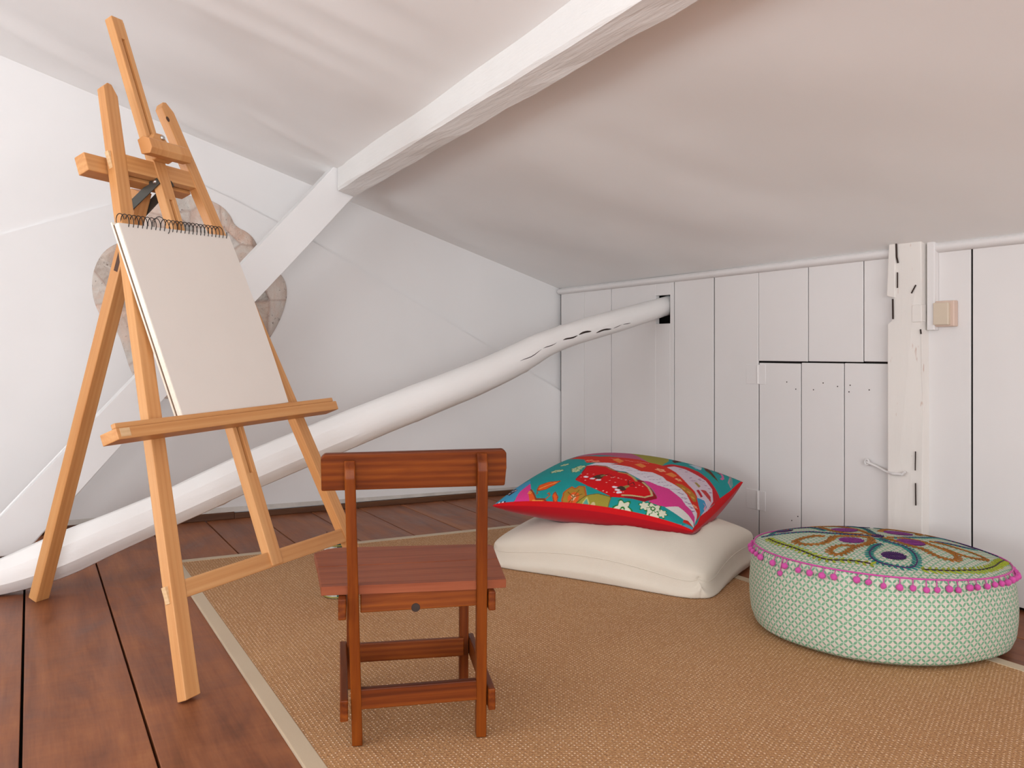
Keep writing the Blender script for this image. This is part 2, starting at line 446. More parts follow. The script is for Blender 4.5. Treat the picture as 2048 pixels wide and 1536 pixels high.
# gable: plastered wall whose lower part stands a few millimetres proud along two raking lines
mb = MB()
top = [(XL - 0.1, ceil_z(XL - 0.1) + 0.05), (XW + 0.1, ceil_z(XW + 0.1) + 0.05)]
mb.prism([(XL - 0.1, YG + 0.014, 0.0), (XW + 0.1, YG + 0.014, 0.0), (XW + 0.1, YG + 0.014, top[1][1]), (XL - 0.1, YG + 0.014, top[0][1])], (0, 0.1, 0))
line = [(-3.4, 0.10), (-1.95, 0.62), (-0.105, 1.208), (0.286, 1.357), (0.645, 1.488), (0.80, 1.42), (1.144, 1.26), (1.80, 0.915), (2.493, 0.536), (2.56, 0.50)]
mb.prism([(-3.4, YG, 0.0)] + [(x, YG, z) for x, z in line] + [(2.56, YG, 0.0)], (0, 0.020, 0), 0.007)
tag(mb.build('wall_back', M['plaster']), kind='structure')
mb = MB()
mb.aabb((XL, YG - 0.018, 0.0), (0.80, YG + 0.002, 0.032), 0.003, 0)
mb.aabb((0.80, YG - 0.018, 0.0), (XW, YG + 0.002, 0.026), 0.003, 0)
tag(mb.build('baseboard_back', M['skirting']), kind='structure')
mb = MB()
mb.prism([(XL, YG - 0.012, 0.032), (0.8, YG - 0.012, 0.032), (2.2, YG - 0.010, 0.026), (XW, YG - 0.006, 0.024), (XW, YG + 0.004, 0.040), (0.8, YG + 0.004, 0.058), (XL, YG + 0.004, 0.062)], (0, 0.012, 0.0))
tag(mb.build('trim_1', mat_plain('grimy_white_ledge', (0.50, 0.46, 0.42), 0.7, 0.3, 0, 0.2, 9)), kind='structure')

# left wall with a window, rear wall with a window (both out of frame, they let the daylight in)
mb = MB()
zt = ceil_z(XL) + 0.05
wy0, wy1, wz0, wz1 = -0.15, 2.55, 0.18, 1.75
for lo, hi in (((XL - 0.12, YB - 0.1, 0), (XL, wy0, zt)), ((XL - 0.12, wy1, 0), (XL, YG + 0.1, zt)), ((XL - 0.12, wy0, 0), (XL, wy1, wz0)), ((XL - 0.12, wy0, wz1), (XL, wy1, zt))):
    mb.aabb(lo, hi)
tag(mb.build('wall_left', M['plaster']), kind='structure')
mb = MB()
bx0, bx1, bz0, bz1 = -2.30, 0.50, 0.25, 1.80
mb.aabb((XL - 0.1, YB - 0.12, 0), (bx0, YB, zt)); mb.aabb((bx1, YB - 0.12, 0), (XW + 0.2, YB, zt))
mb.aabb((bx0, YB - 0.12, 0), (bx1, YB, bz0)); mb.aabb((bx0, YB - 0.12, bz1), (bx1, YB, zt))
tag(mb.build('wall_front', M['plaster']), kind='structure')
def window_frame(name, pts):
    mb = MB()
    for lo, hi in pts: mb.aabb(lo, hi, 0.004)
    return tag(mb.build(name, M['board']), kind='structure')
t_ = 0.05
window_frame('window_1', [((XL - 0.10, wy0, wz0), (XL - 0.05, wy0 + t_, wz1)), ((XL - 0.10, wy1 - t_, wz0), (XL - 0.05, wy1, wz1)), ((XL - 0.10, wy0, wz0), (XL - 0.05, wy1, wz0 + t_)), ((XL - 0.10, wy0, wz1 - t_), (XL - 0.05, wy1, wz1))])
window_frame('window_2', [((bx0, YB - 0.10, bz0), (bx0 + t_, YB - 0.05, bz1)), ((bx1 - t_, YB - 0.10, bz0), (bx1, YB - 0.05, bz1)), ((bx0, YB - 0.10, bz0), (bx1, YB - 0.05, bz0 + t_)), ((bx0, YB - 0.10, bz1 - t_), (bx1, YB - 0.05, bz1))])

# right knee wall: upright boards with dark joints, a square hole for the pole, a boarded hatch
BT = 0.022
def board(mb, y0, y1, z0, z1, gl_, gr_, dz0=0.0):
    """board between joints y0 > y1; gl_, gr_ half gaps; outline as a prism so that the joints may rake"""
    gl_, gr_ = gl_ * 1.35 + (0.0004 if gl_ > 0 else 0), gr_ * 1.35 + (0.0004 if gr_ > 0 else 0)
    mb.prism([(XW, y0 - gl_, z0), (XW, y1 + gr_, z0), (XW, y1 + gr_, z1), (XW, y0 - gl_, z1)], (BT, 0, 0), 0.0012, (0, 0, 1), 1)
mb = MB(); zt_ = 1.10; zb = 0.012
board(mb, 4.104, 3.873, zb, zt_, 0.004, 0.0005); board(mb, 3.873, 3.629, zb, zt_, 0.0005, 0.0018)
# board with the hole: four pieces around it
board(mb, 3.629, 3.277, zb, zt_, 0.0018, 0.0); board(mb, 3.277, 3.172, zb, 0.868, 0.0, 0.0); board(mb, 3.277, 3.172, 0.996, zt_, 0.0, 0.0)
board(mb, 3.172, 3.144, zb, zt_, 0.0, 0.002)
board(mb, 3.144, 2.882, zb, zt_, 0.002, 0.0024); board(mb, 2.882, 2.624, zb, zt_, 0.0024, 0.0009)
board(mb, 2.624, 2.371, 0.708, zt_, 0.0009, 0.0014); board(mb, 2.371, 2.124, 0.709, zt_, 0.0014, 0.0014); board(mb, 2.124, 1.99, 0.711, zt_, 0.0014, 0.0)
board(mb, 1.93, 1.726, zb, zt_, 0.001, 0.0024); board(mb, 1.726, 1.50, zb, zt_, 0.0024, 0.002)
ys = [1.50, 1.25, 1.02, 0.78, 0.55, 0.30, 0.08, -0.16, -0.4, -0.63, -0.87, -1.1, -1.4, -1.63, -1.88, -2.1, -2.35, -2.6, -2.82, -3.05]
for a, b in zip(ys[:-1], ys[1:]): board(mb, a, b, zb, zt_, 0.0015, 0.0015)
# small nail heads and holes showing in the paint
wall_r = mb.build('wall_right', M['board']); tag(wall_r, kind='structure')
mb = MB(); mb.aabb((XW + 0.055, YB - 0.1, 0), (XW + 0.12, YG + 0.1, 1.2))
for y in (3.873, 3.629, 3.144, 2.882, 2.624, 2.371, 2.405, 2.207, 2.124, 1.99, 1.91, 1.726, 1.5, 4.104): mb.aabb((XW + 0.0045, y - 0.0045, 0.0), (XW + BT + 0.004, y + 0.0045, 1.10))
mb.aabb((XW + 0.0045, 1.95, 0.696), (XW + BT + 0.004, 2.621, 0.714))
mb.aabb((XW + 0.02, YB, 0.0), (XW + 0.05, YG, 0.014))
tag(mb.build('wall_right.001', M['void']), kind='structure')
# the hatch
mb = MB()
board(mb, 2.622, 2.405, 0.014, 0.700, 0.0016, 0.0016); board(mb, 2.405, 2.207, 0.014, 0.703, 0.0016, 0.0014); board(mb, 2.207, 1.985, 0.014, 0.704, 0.0014, 0.001)
door = mb.build('door_1', M['board']); tag(door, kind='structure')
def on_wall(name, mbx, mat, par): return mbx.build(name, mat, par)
for z in (0.655, 0.165):
    mb = MB()
    mb.aabb((XW - 0.0025, 2.585, z - 0.038), (XW + 0.001, 2.69, z + 0.038), 0.001)
    mb.tube([(XW - 0.004, 2.622, z - 0.036), (XW - 0.004, 2.622, z + 0.036)], 0.005, 8)
    on_wall('hinge', mb, M['board'], door)
mb = MB()
mb.tube([(XW - 0.012, 2.10, 0.372), (XW - 0.014, 2.06, 0.362), (XW - 0.03, 2.01, 0.352), (XW - 0.045, 1.97, 0.350), (XW - 0.045, 1.935, 0.352), (XW - 0.045, 1.925, 0.362)], 0.0045, 8)
mb.tube([(XW - 0.012, 2.10 + 0.008 * math.cos(a), 0.372 + 0.010 * math.sin(a)) for a in np.linspace(0, 2 * PI, 10)[:-1]], 0.0035, 6, closed=True)
on_wall('hook_latch', mb, M['board'], door)
mb = MB()
for y, z in ((2.475, 0.63), (2.43, 0.605), (2.30, 0.632), (2.345, 0.606), (2.235, 0.622), (2.185, 0.605), (2.18, 0.628), (2.10, 0.615), (2.45, 0.115), (2.42, 0.135), (2.27, 0.108)):
    mb.tube([(XW - 0.0012, y, z), (XW + 0.001, y, z)], 0.0022, 8)
on_wall('nail_head', mb, M['crack'], door)
# half-round trim under the ceiling
for i, (y0, y1, z0, z1) in enumerate(((YG, 1.995, 1.062, 1.068), (1.855, YB, 1.069, 1.075))):
    mb = MB(); n = 14
    pts0 = []
    for k in range(n + 1):
        a = PI * k / n
        pts0.append((-math.sin(a) * 0.020, math.cos(a) * 0.0155))
    mb.bm.verts.ensure_lookup_table()
    A = [mb.bm.verts.new((XW + p[0], y0, z0 + p[1])) for p in pts0]; B = [mb.bm.verts.new((XW + p[0], y1, z1 + p[1])) for p in pts0]
    for k in range(n): mb.bm.faces.new((A[k], A[k + 1], B[k + 1], B[k]))
    mb.bm.faces.new(A); mb.bm.faces.new(B)
    tag(mb.build('trim_%d' % (2 + i), M['board'], None, False), kind='structure')

# ------------------------------------------------------------------ timbers
post = thing('wall_post', 'squared white-painted timber post standing against the board wall, split and notched near its top', 'post', (2.48, 1.93, 0.0))
mb = MB(); X0 = 2.465
mb.prism([(X0, 1.999, 0.0), (X0, 1.872, 0.0), (X0 + 0.004, 1.871, 0.55), (X0, 1.872, 0.70), (X0, 1.874, 1.115), (X0, 1.962, 1.115), (X0, 1.975, 0.92), (X0, 1.976, 0.845), (X0, 1.999, 0.835)], (0.05, 0, 0), 0.003, (0, 0, 1))
mb.build('post_body', M['post'], post)
mb = MB()
mb.prism([(X0 - 0.004, 2.000, 0.925), (X0 - 0.004, 1.968, 0.918), (X0 - 0.004, 1.964, 1.112), (X0 - 0.004, 1.990, 1.112)], (0.05, 0, 0), 0.003, (0, 0, 1))
mb.build('cheek_piece', M['post'], post)
mb = MB(); mb.aabb((X0 - 0.003, 1.870, 0.838), (X0 + 0.02, 1.905, 0.893), 0.002, 1)
mb.build('patch_block', M['post'], post)
def crack(pts, w):
    mb = MB()
    for (a, b) in zip(pts[:-1], pts[1:]): mb.bar((X0 - 0.0045, a[0], a[1]), (X0 - 0.0045, b[0], b[1]), (0, 1, 0), w * 0.75, 0.003)
    mb.build('crack', M['crack'], post)
crack([(1.962, 1.10), (1.960, 1.05), (1.955, 1.03)], 0.006); crack([(1.957, 1.00), (1.957, 0.95)], 0.0035)
crack([(1.975, 0.915), (1.974, 0.85)], 0.006); crack([(1.905, 0.93), (1.889, 0.955)], 0.004)
crack([(1.890, 0.43), (1.891, 0.37)], 0.003); crack([(1.890, 0.33), (1.889, 0.26)], 0.004); crack([(1.889, 0.17), (1.888, 0.03)], 0.004)
crack([(1.870, 0.80), (1.872, 0.815)], 0.005)

con = MB(); con.aabb((2.478, 1.836, 0.812), (2.50, 1.863, 1.088), 0.002)
o = con.build('cable_conduit', M['board']); tag(o, 'narrow white upright cable conduit beside the timber post, leading down to the switch', 'conduit')
sw = thing('light_switch', 'square cream wall switch mounted on the white boards beside the timber post', 'switch', (2.49, 1.80, 0.865))
mb = MB(); mb.aabb((2.480, 1.770, 0.822), (2.50, 1.836, 0.902), 0.003); mb.build('switch_frame', M['plastic_frame'], sw)
mb = MB(); mb.box((2.477, 1.809, 0.862), ((1, 0.0, 0.05), (0, 1, 0), (0, 0, 1)), (0.007, 0.0265, 0.0345), 0.0025); mb.build('rocker', M['plastic'], sw)

# main beam along the slope
def bl(y): return 1.147 - 0.0345 * (3.667 - y)
def bz(y): return 1.428 + (3.6065 - y) * 0.0088
mb = MB(); ysb = list(np.linspace(3.70, YB, 46)); prev = None; Wb = 0.078
rows = []
for i, y in enumerate(ysb):
    j = lambda s=0.003: random.uniform(-s, s)
    x = bl(y); z = bz(y)
    rows.append([(x, y, ceil_z(x) + 0.04), (x + 0.002, y, ceil_z(x) - 0.030), (x + j(0.001), y, z + 0.010 + j()), (x + 0.006 + j(), y, z + j(0.002)),
                 (x + Wb * 0.5, y, z - 0.010 + j(0.002)), (x + Wb - 0.004 + j(), y, z - 0.020 + j(0.003)), (x + Wb + j(), y, z - 0.012), (x + Wb, y, ceil_z(x + Wb) + 0.05)])
VV = []
for r in rows:
    ring = []
    for p in r:
        v = mb.bm.verts.new(p); v[mb.gc] = Vector((p[1], p[0], p[2])); ring.append(v)
    VV.append(ring)
for A, B in zip(VV[:-1], VV[1:]):
    for k in range(len(A)): mb.bm.faces.new((A[k], A[(k + 1) % len(A)], B[(k + 1) % len(B)], B[k]))
mb.bm.faces.new(VV[0]); mb.bm.faces.new(VV[-1])
o = mb.build('roof_beam', M['beam']); tag(o, 'thick white-painted roof beam running along the sloping ceiling', 'beam')
# raking brace against the gable
mb = MB(); yb = 3.71
mb.prism([(1.150, yb, 1.545), (1.070, yb, 1.452), (0.350, yb, 0.640), (-0.096, yb, 0.135), (-0.30, yb, -0.09 + 0.1), (-0.02, yb, 0.004), (0.402, yb, 0.500), (1.020, yb, 1.183), (1.242, yb, 1.425), (1.235, yb, 1.515)], (0, 0.12, 0), 0.006, (0.65, 0, 0.75))
o = mb.build('roof_brace', M['plaster']); tag(o, 'straight flat-faced white brace slanting up behind the easel to the roof beam', 'beam')
# crooked round pole into the right wall
cx = [-0.42, -0.25, -0.081, 0.069, 0.22, 0.377, 0.52, 0.668, 0.90, 1.129, 1.32, 1.496, 1.63, 1.752, 1.83, 1.912, 2.04, 2.177, 2.31, 2.441, 2.56]
cz = [0.035, 0.040, 0.053, 0.097, 0.155, 0.215, 0.272, 0.332, 0.418, 0.500, 0.563, 0.623, 0.675, 0.728, 0.765, 0.795, 0.832, 0.863, 0.895, 0.928, 0.957]
cr = [0.035, 0.042, 0.054, 0.073, 0.066, 0.062, 0.065, 0.068, 0.069, 0.069, 0.068, 0.066, 0.064, 0.061, 0.055, 0.049, 0.049, 0.050, 0.047, 0.044, 0.043]
ii = np.linspace(0, len(cx) - 1, 110)
def smooth(a):
    a = np.interp(ii, range(len(a)), a); k = np.ones(5) / 5
    return np.convolve(np.pad(a, 2, 'edge'), k, 'valid')
sx, sz, sr = smooth(cx), smooth(cz), smooth(cr)
knots = {(int(rng.integers(8, 100)), int(rng.integers(0, 22))): 0.045 for _ in range(16)}
def jit(i, k):
    flat = 1.0
    if i < 62:                                       # adzed facets along the thick end
        a = 2 * PI * k / 24 + 0.35; m_ = (a % (PI / 4)) - PI / 8
        flat = math.cos(PI / 8) / math.cos(m_) * 1.035
        w = min(1, (62 - i) / 25); flat = 1 + (flat - 1) * w
    return flat * (1 + 0.012 * math.sin(i * 0.33 + k * 0.26) + 0.006 * math.sin(i * 0.9 + k * 0.52) + knots.get((i, k), 0))
pole = thing('roof_pole', 'crooked round white-painted pole rising from the floor into a square hole in the board wall', 'beam', (-0.1, 3.15, 0.0))
def pole_y(x): return 3.155 + 0.075 * min(1, max(0, (x - 1.7) / 0.8)) ** 1.5
mb = MB(); mb.tube([(x, pole_y(x), z) for x, z in zip(sx, sz)], list(sr), 24, jitter=jit)
pb = mb.build('pole_body', M['pole'], pole, True)
pb.data.set_sharp_from_angle(angle=math.radians(24))
for a, b, lw in ((1.70, 1.80, 0.0016), (1.81, 1.895, 0.002), (1.905, 1.985, 0.0035), (1.99, 2.055, 0.0045), (2.085, 2.165, 0.004), (2.18, 2.275, 0.0022)):
    pts = []
    for s in np.linspace(a, b, 7):
        zc = float(np.interp(s, sx, sz)); r = float(np.interp(s, sx, sr))
        zz = -0.02 * r if s < 1.9 else -0.10 * r
        if s > 2.07: zz = -0.38 * r
        pts.append((s, pole_y(s) - math.sqrt(r * r - zz * zz) * 0.985, zc + zz + 0.003 * math.sin(s * 60)))
    mb = MB(); mb.tube(pts, [lw * f for f in (0.3, 0.8, 1, 1, 1, 0.8, 0.3)], 6); mb.build('crack', M['crack'], pole)

# bare stone left in the gable plaster
out = [(0.225, 1.05), (0.23, 0.957), (0.266, 0.875), (0.323, 0.834), (0.349, 0.75), (0.376, 0.655), (0.431, 0.559), (0.531, 0.535), (0.655, 0.553), (0.761, 0.595), (0.869, 0.70), (0.958, 0.80), (1.008, 0.89), (1.038, 0.985), (1.034, 1.058), (1.0, 1.108), (0.952, 1.10), (0.922, 1.15), (0.904, 1.225), (0.869, 1.275), (0.804, 1.302), (0.786, 1.35), (0.739, 1.395), (0.655, 1.423), (0.572, 1.42), (0.501, 1.40), (0.461, 1.36), (0.421, 1.281), (0.353, 1.213), (0.285, 1.178), (0.247, 1.124)]
def chaikin(p, k=2):
    for _ in range(k):
        q = []
        for a, b in zip(p, p[1:] + p[:1]):
            q.append((0.75 * a[0] + 0.25 * b[0], 0.75 * a[1] + 0.25 * b[1])); q.append((0.25 * a[0] + 0.75 * b[0], 0.25 * a[1] + 0.75 * b[1]))
        p = q
    return p
t = NT('exposed_rubble_stone'); o_ = t.obj()
vo = t.new('ShaderNodeTexVoronoi', feature='F1'); t.link(t.mapping(o_, (1, 1, 1)), vo.inputs['Vector']); vo.inputs['Scale'].default_value = 6.5
ve = t.new('ShaderNodeTexVoronoi', feature='DISTANCE_TO_EDGE'); t.link(o_, ve.inputs['Vector']); ve.inputs['Scale'].default_value = 6.5
n1 = t.noise(o_, 14, 5, 0.65, 0.5); n2 = t.noise(o_, 60, 4, 0.7)
sepc = t.new('ShaderNodeSeparateColor'); t.link(vo.outputs['Color'], sepc.inputs[0])
base = t.ramp(sepc.outputs[0], [(0.0, (0.50, 0.46, 0.42)), (0.35, (0.66, 0.45, 0.35)), (0.6, (0.60, 0.56, 0.52)), (0.82, (0.17, 0.16, 0.15)), (1.0, (0.66, 0.50, 0.40))])
base = t.mix(t.ramp(n1, [(0.40, (0, 0, 0)), (0.70, (0.8,) * 3)]), base, (0.70, 0.65, 0.59))
base = t.mix(t.ramp(n2, [(0.60, (0, 0, 0)), (0.72, (1, 1, 1))]), base, (0.12, 0.085, 0.07))
base = t.mix(t.math('MULTIPLY', t.ramp(ve.outputs['Distance'], [(0.0, (1, 1, 1)), (0.05, (0, 0, 0))]), t.math('MULTIPLY', n1, 0.9)), base, (0.34, 0.20, 0.15))
n3 = t.noise(o_, 7, 4, 0.6, 1.0)
base = t.mix(t.ramp(n3, [(0.48, (0, 0, 0)), (0.72, (0.6,) * 3)]), base, (0.66, 0.46, 0.36))
t.color(base); t.bump(t.math('ADD', n1, t.math('MULTIPLY', n2, 0.4)), 0.6, 0.012); M['stone'] = t.set(0.85, 0.2)
mb = MB(); pl = chaikin(out)
cxs = sum(p[0] for p in pl) / len(pl); czs = sum(p[1] for p in pl) / len(pl)
rg = []
for s, dy in ((1.0, -0.001), (0.985, -0.006), (0.9, -0.010), (0.6, -0.012), (0.3, -0.011)):
    rg.append([mb.bm.verts.new((cxs + (x - cxs) * s, YG + dy + (0 if s > 0.95 else random.uniform(-0.004, 0.004)), czs + (z - czs) * s)) for x, z in pl])
for A, B in zip(rg[:-1], rg[1:]):
    for k in range(len(A)): mb.bm.faces.new((A[k], A[(k + 1) % len(A)], B[(k + 1) % len(A)], B[k]))
mb.bm.faces.new(rg[-1])
o = mb.build('stone_patch', M['stone'], None, True); tag(o, 'rounded patch of bare mottled stone left exposed in the white gable plaster', 'stonework')

# ------------------------------------------------------------------ rug
rug = thing('sisal_rug', 'large tan woven sisal rug with a beige tape border lying on the floorboards', 'rug', (1.24, 1.9, 0.0))
rx0, rx1, ry0, ry1 = 0.430, 2.055, 0.45, 3.342
mb = MB(); mb.aabb((rx0 + 0.005, ry0 + 0.005, 0.0005), (rx1 - 0.005, ry1 - 0.005, 0.0075), 0.001, 1); mb.build('woven_field', M['rug'], rug)
bw = 0.036
for lo, hi in (((rx0, ry0), (rx0 + bw, ry1)), ((rx1 - bw, ry0), (rx1, ry1)), ((rx0 + bw, ry1 - bw), (rx1 - bw, ry1)), ((rx0 + bw, ry0), (rx1 - bw, ry0 + bw))):
    mb = MB(); mb.aabb((lo[0], lo[1], 0.0003), (hi[0], hi[1], 0.0092), 0.002, 1); mb.build('border_tape', M['tape'], rug)
RZ = 0.0078

# ------------------------------------------------------------------ easel
al, ph = math.radians(23), math.radians(20.5)
Fv = Vector((math.sin(YAW), math.cos(YAW), 0)); Rv = Vector((math.cos(YAW), -math.sin(YAW), 0)); Uv = Vector((0, 0, 1))
eu = Fv * math.cos(al) + Rv * math.sin(al)
nbk = Fv * math.sin(al) - Rv * math.cos(al)
ev = Uv * math.cos(ph) + nbk * math.sin(ph)
en = -(eu.cross(ev))
if en.dot(Rv) < 0: en = -en
E0 = Vector((0.2913, 1.9888, 0.0))
def E(s, t, k=0.0): return E0 + eu * s + ev * t + en * k
easel = thing('easel', 'tall pale pine studio easel on three legs with a sketch pad on its tray', 'easel', (0.40, 2.45, 0.0))
LD = 0.026
def leg_front(sf, st, tt, t0):
    mb = MB(); w = 0.043; p0, p1 = E(sf, t0, -LD / 2), E(st, tt, -LD / 2)
    l = (p1 - p0).normalized(); side = (eu - l * eu.dot(l)).normalized()
    # outline with clipped top corners, extruded through the thickness
    pts = [p0 - side * w / 2 - en * LD / 2, p0 + side * w / 2 - en * LD / 2, p1 + side * w / 2 - l * 0.030 - en * LD / 2, p1 + side * w / 2 * 0.25 - en * LD / 2, p1 - side * w / 2 * 0.35 - en * LD / 2, p1 - side * w / 2 - l * 0.016 - en * LD / 2]
    # cut the foot level with the floor
    for i in (0, 1):
        q = pts[i]; pts[i] = q - l * (q.z / l.z) + l * ((t0 * 0 + (0.001 if sf < 0.5 else RZ + 0.001)) / l.z)
    mb.prism(pts, en * LD, 0.002, l)
    return mb.build('leg', M['pine'], easel)
leg_front(0.0215, 0.3035, 1.556, 0.0)
leg_front(0.7785, 0.4985, 1.556, 0.0)
# mast with a long slot: two rails, a thin web, solid ends
mb = MB(); ms, mw = 0.404, 0.043
mb.bar(E(ms - mw / 2 + 0.008, 0.217, -0.012), E(ms - mw / 2 + 0.008, 1.79, -0.012), eu, 0.016, 0.026, 0.002)
mb.bar(E(ms + mw / 2 - 0.0075, 0.217, -0.012), E(ms + mw / 2 - 0.0075, 1.785, -0.012), eu, 0.015, 0.026, 0.002)
mb.bar(E(ms + 0.0005, 0.30, -0.019), E(ms + 0.0005, 1.78, -0.019), eu, 0.014, 0.010)
for a, b in ((0.217, 0.462), (1.235, 1.36), (1.725, 1.792)): mb.bar(E(ms, a, -0.0118), E(ms, b, -0.0118), eu, 0.040, 0.0258, 0.0015)
mb.build('mast', M['pine'], easel)
mb = MB(); mb.bar(E(0.06, 0.234, -0.014), E(0.745, 0.234, -0.014), ev, 0.040, 0.020, 0.0015)
mb.build('lower_crossbar', M['pine'], easel)
mb = MB(); mb.box(E(0.0465, 0.232, -0.014), (eu, ev, en), (0.0110, 0.019, 0.006), 0.001, 0); mb.build('tenon', M['pine_end'], easel)
mb = MB(); mb.bar(E(0.275, 1.322, -0.012), E(0.54, 1.318, -0.012), ev, 0.050, 0.020, 0.0015); mb.build('upper_crossbar', M['pine'], easel)
mb = MB(); mb.box(E(0.2455, 1.325, -0.013), (eu, ev, en), (0.0105, 0.024, 0.006), 0.001, 0); mb.build('tenon', M['pine_end'], easel)
mb = MB(); mb.bar(E(0.178, 1.318, -0.048), E(0.532, 1.312, -0.048), ev, 0.050, 0.036, 0.0025); mb.build('hinge_block', M['pine'], easel)
# tray: ledge with a raised front lip
mb = MB()
mb.bar(E(-0.035, 0.590, 0.026), E(0.800, 0.606, 0.026), ev, 0.026, 0.050, 0.002)
mb.bar(E(-0.035, 0.6085, 0.0445), E(0.785, 0.6245, 0.0445), ev, 0.012, 0.013, 0.002)
mb.build('tray', M['pine'], easel)
mb = MB(); mb.box(E(-0.012, 0.5925, 0.0500), (eu, ev, en), (0.014, 0.0095, 0.0015), 0.0005, 0); mb.build('plug', M['pine_end'], easel)
# sliding canvas clamp on the mast
clamp = MB()
clamp.prism([E(ms - 0.030, 1.345, 0.002), E(ms + 0.030, 1.345, 0.002), E(ms + 0.032, 1.395, 0.002), E(ms + 0.020, 1.425, 0.002), E(ms - 0.012, 1.425, 0.002), E(ms - 0.030, 1.40, 0.002)], en * 0.020, 0.003, eu)
cl = clamp.build('canvas_clamp', M['pine'], easel)
mb = MB(); c0 = 0.318; c1 = 0.466
prof = [(0.022, 1.343), (0.050, 1.333), (0.062, 1.345), (0.060, 1.372), (0.044, 1.386), (0.022, 1.384)]
mb.prism([E(c0, t, k) for k, t in prof], E(c1, 1.36, 0) - E(c0, 1.36, 0), 0.0015, eu)
mb.build('clamp_bar', M['pine'], cl)
for s, tq in ((ms - 0.036, 1.392), (ms + 0.012, 1.412)):
    mb = MB(); mb.lathe(E(s, tq, 0.023), [(0.0, 0.006), (0.005, 0.005), (0.0075, 0.001), (0.0075, -0.004), (0.0, -0.004)], 14, (eu, ev, en)); mb.build('screw', M['metal'], cl, True)
mb = MB(); mb.lathe(E(0.4895, 1.500, 0.0006), [(0.0, 0.0004), (0.004, 0.0004), (0.0065, 0.0), (0.0, -0.002)], 14, (eu, ev * 1.3, en)); mb.build('knot', M['skirting'], easel)
# rear leg and its steel straps
RF, RT = Vector((0.022, 3.045, 0.0)), E(0.402, 1.30, -0.085)
mb = MB(); l = (RT - RF).normalized()
mb.bar(RF + l * 0.006, RT, eu, 0.046, 0.034, 0.0025); rl = mb.build('leg', M['pine'], easel)
side = (eu - l * eu.dot(l)).normalized(); dp = l.cross(side)
if dp.dot(en) < 0: dp = -dp
sl = RF + (RT - RF) * 0.876
mb = MB(); mb.box(sl - side * 0.0228 + dp * 0.004, (l, side, dp), (0.075, 0.0008, 0.007), 0.0003, 0); mb.build('slot', M['skirting'], rl)
for nm, a, b in (('strap', E(0.378, 1.288, -0.010), E(0.374, 1.262, -0.105)), ('strap', E(0.430, 1.290, -0.010), E(0.430, 1.255, -0.125))):
    mb = MB(); mb.bar(a - (b - a).normalized() * 0.010, b + (b - a).normalized() * 0.012, ev, 0.026, 0.0035, 0.001); st = mb.build('strap', M['strap'], easel)
    mb = MB(); mb.lathe(a - eu * 0.0015, [(0.0, -0.006), (0.004, -0.0055), (0.0065, -0.002), (0.0065, 0.001), (0.0, 0.001)], 12, (ev, en, eu)); mb.build('bolt', M['metal'], st, True)

# ------------------------------------------------------------------ sketch pad
pad = thing('sketch_pad', 'large blank spiral-bound sketch pad leaning on the tray of the easel', 'sketch pad', tuple(E(0.385, 0.63, 0.02)))
def PQ(s, t, k):  # pad frame: s across 0..1, t up 0..1; leans a little steeper than the mast
    bl_ = (0.187, 0.6135); br = (0.597, 0.632); tl = (0.172, 1.133); tr = (0.574, 1.148)
    a = bl_[0] * (1 - s) + br[0] * s; b = bl_[1] * (1 - s) + br[1] * s
    c = tl[0] * (1 - s) + tr[0] * s; d = tl[1] * (1 - s) + tr[1] * s
    return E(a * (1 - t) + c * t, b * (1 - t) + d * t, k + (0.012 if True else 0) * (1 - t))
def sheet(name, s0, s1, t0, t1, k0, k1, mat, bow=0.0, fan=0.0, n=14):
    m_ = n + 1
    g = np.linspace(0, 1, m_)
    def surf(kk, extra):
        A = np.zeros((m_, m_, 3))
        for i, t in enumerate(g):
            for j, s in enumerate(g):
                ss = s0 + (s1 - s0) * s + fan * (1 - s) * (1 - t) * 0 + bow * 4 * t * (1 - t) * (s ** 3)
                A[i, j] = PQ(ss, t0 + (t1 - t0) * t, kk + 0.004 * bow * 20 * math.sin(PI * t) * s ** 4)
        return A
    A, B = surf(k1, 0), surf(k0, 0)
    mb = MB()
    va = [[mb.bm.verts.new(A[i, j]) for j in range(m_)] for i in range(m_)]; vb = [[mb.bm.verts.new(B[i, j]) for j in range(m_)] for i in range(m_)]
    top_faces = []
    for i in range(n):
        for j in range(n):
            top_faces.append(mb.bm.faces.new((va[i][j], va[i][j + 1], va[i + 1][j + 1], va[i + 1][j]))); mb.bm.faces.new((vb[i][j], vb[i + 1][j], vb[i + 1][j + 1], vb[i][j + 1]))
    for i in range(n):
        mb.bm.faces.new((va[i][0], va[i + 1][0], vb[i + 1][0], vb[i][0])); mb.bm.faces.new((va[i][n], vb[i][n], vb[i + 1][n], va[i + 1][n]))
        mb.bm.faces.new((va[0][i], vb[0][i], vb[0][i + 1], va[0][i + 1])); mb.bm.faces.new((va[n][i], va[n][i + 1], vb[n][i + 1], vb[n][i]))
    return mb.build(name, mat, pad)
sheet('back_pages', -0.012, 0.985, 0.012, 1.0, 0.0010, 0.0050, M['paper_edge'])
sheet('back_cover', -0.008, 0.99, 0.004, 0.985, 0.0052, 0.0075, M['card'])
sheet('page_block', -0.004, 0.996, 0.0, 0.985, 0.0078, 0.0205, M['paper_edge'], 0.010)
sheet('top_page', 0.0, 1.0, 0.0, 0.985, 0.0208, 0.0216, M['paper'], 0.016)
mb = MB(); pts = []; turns = 25; pitch = 0.93 / turns
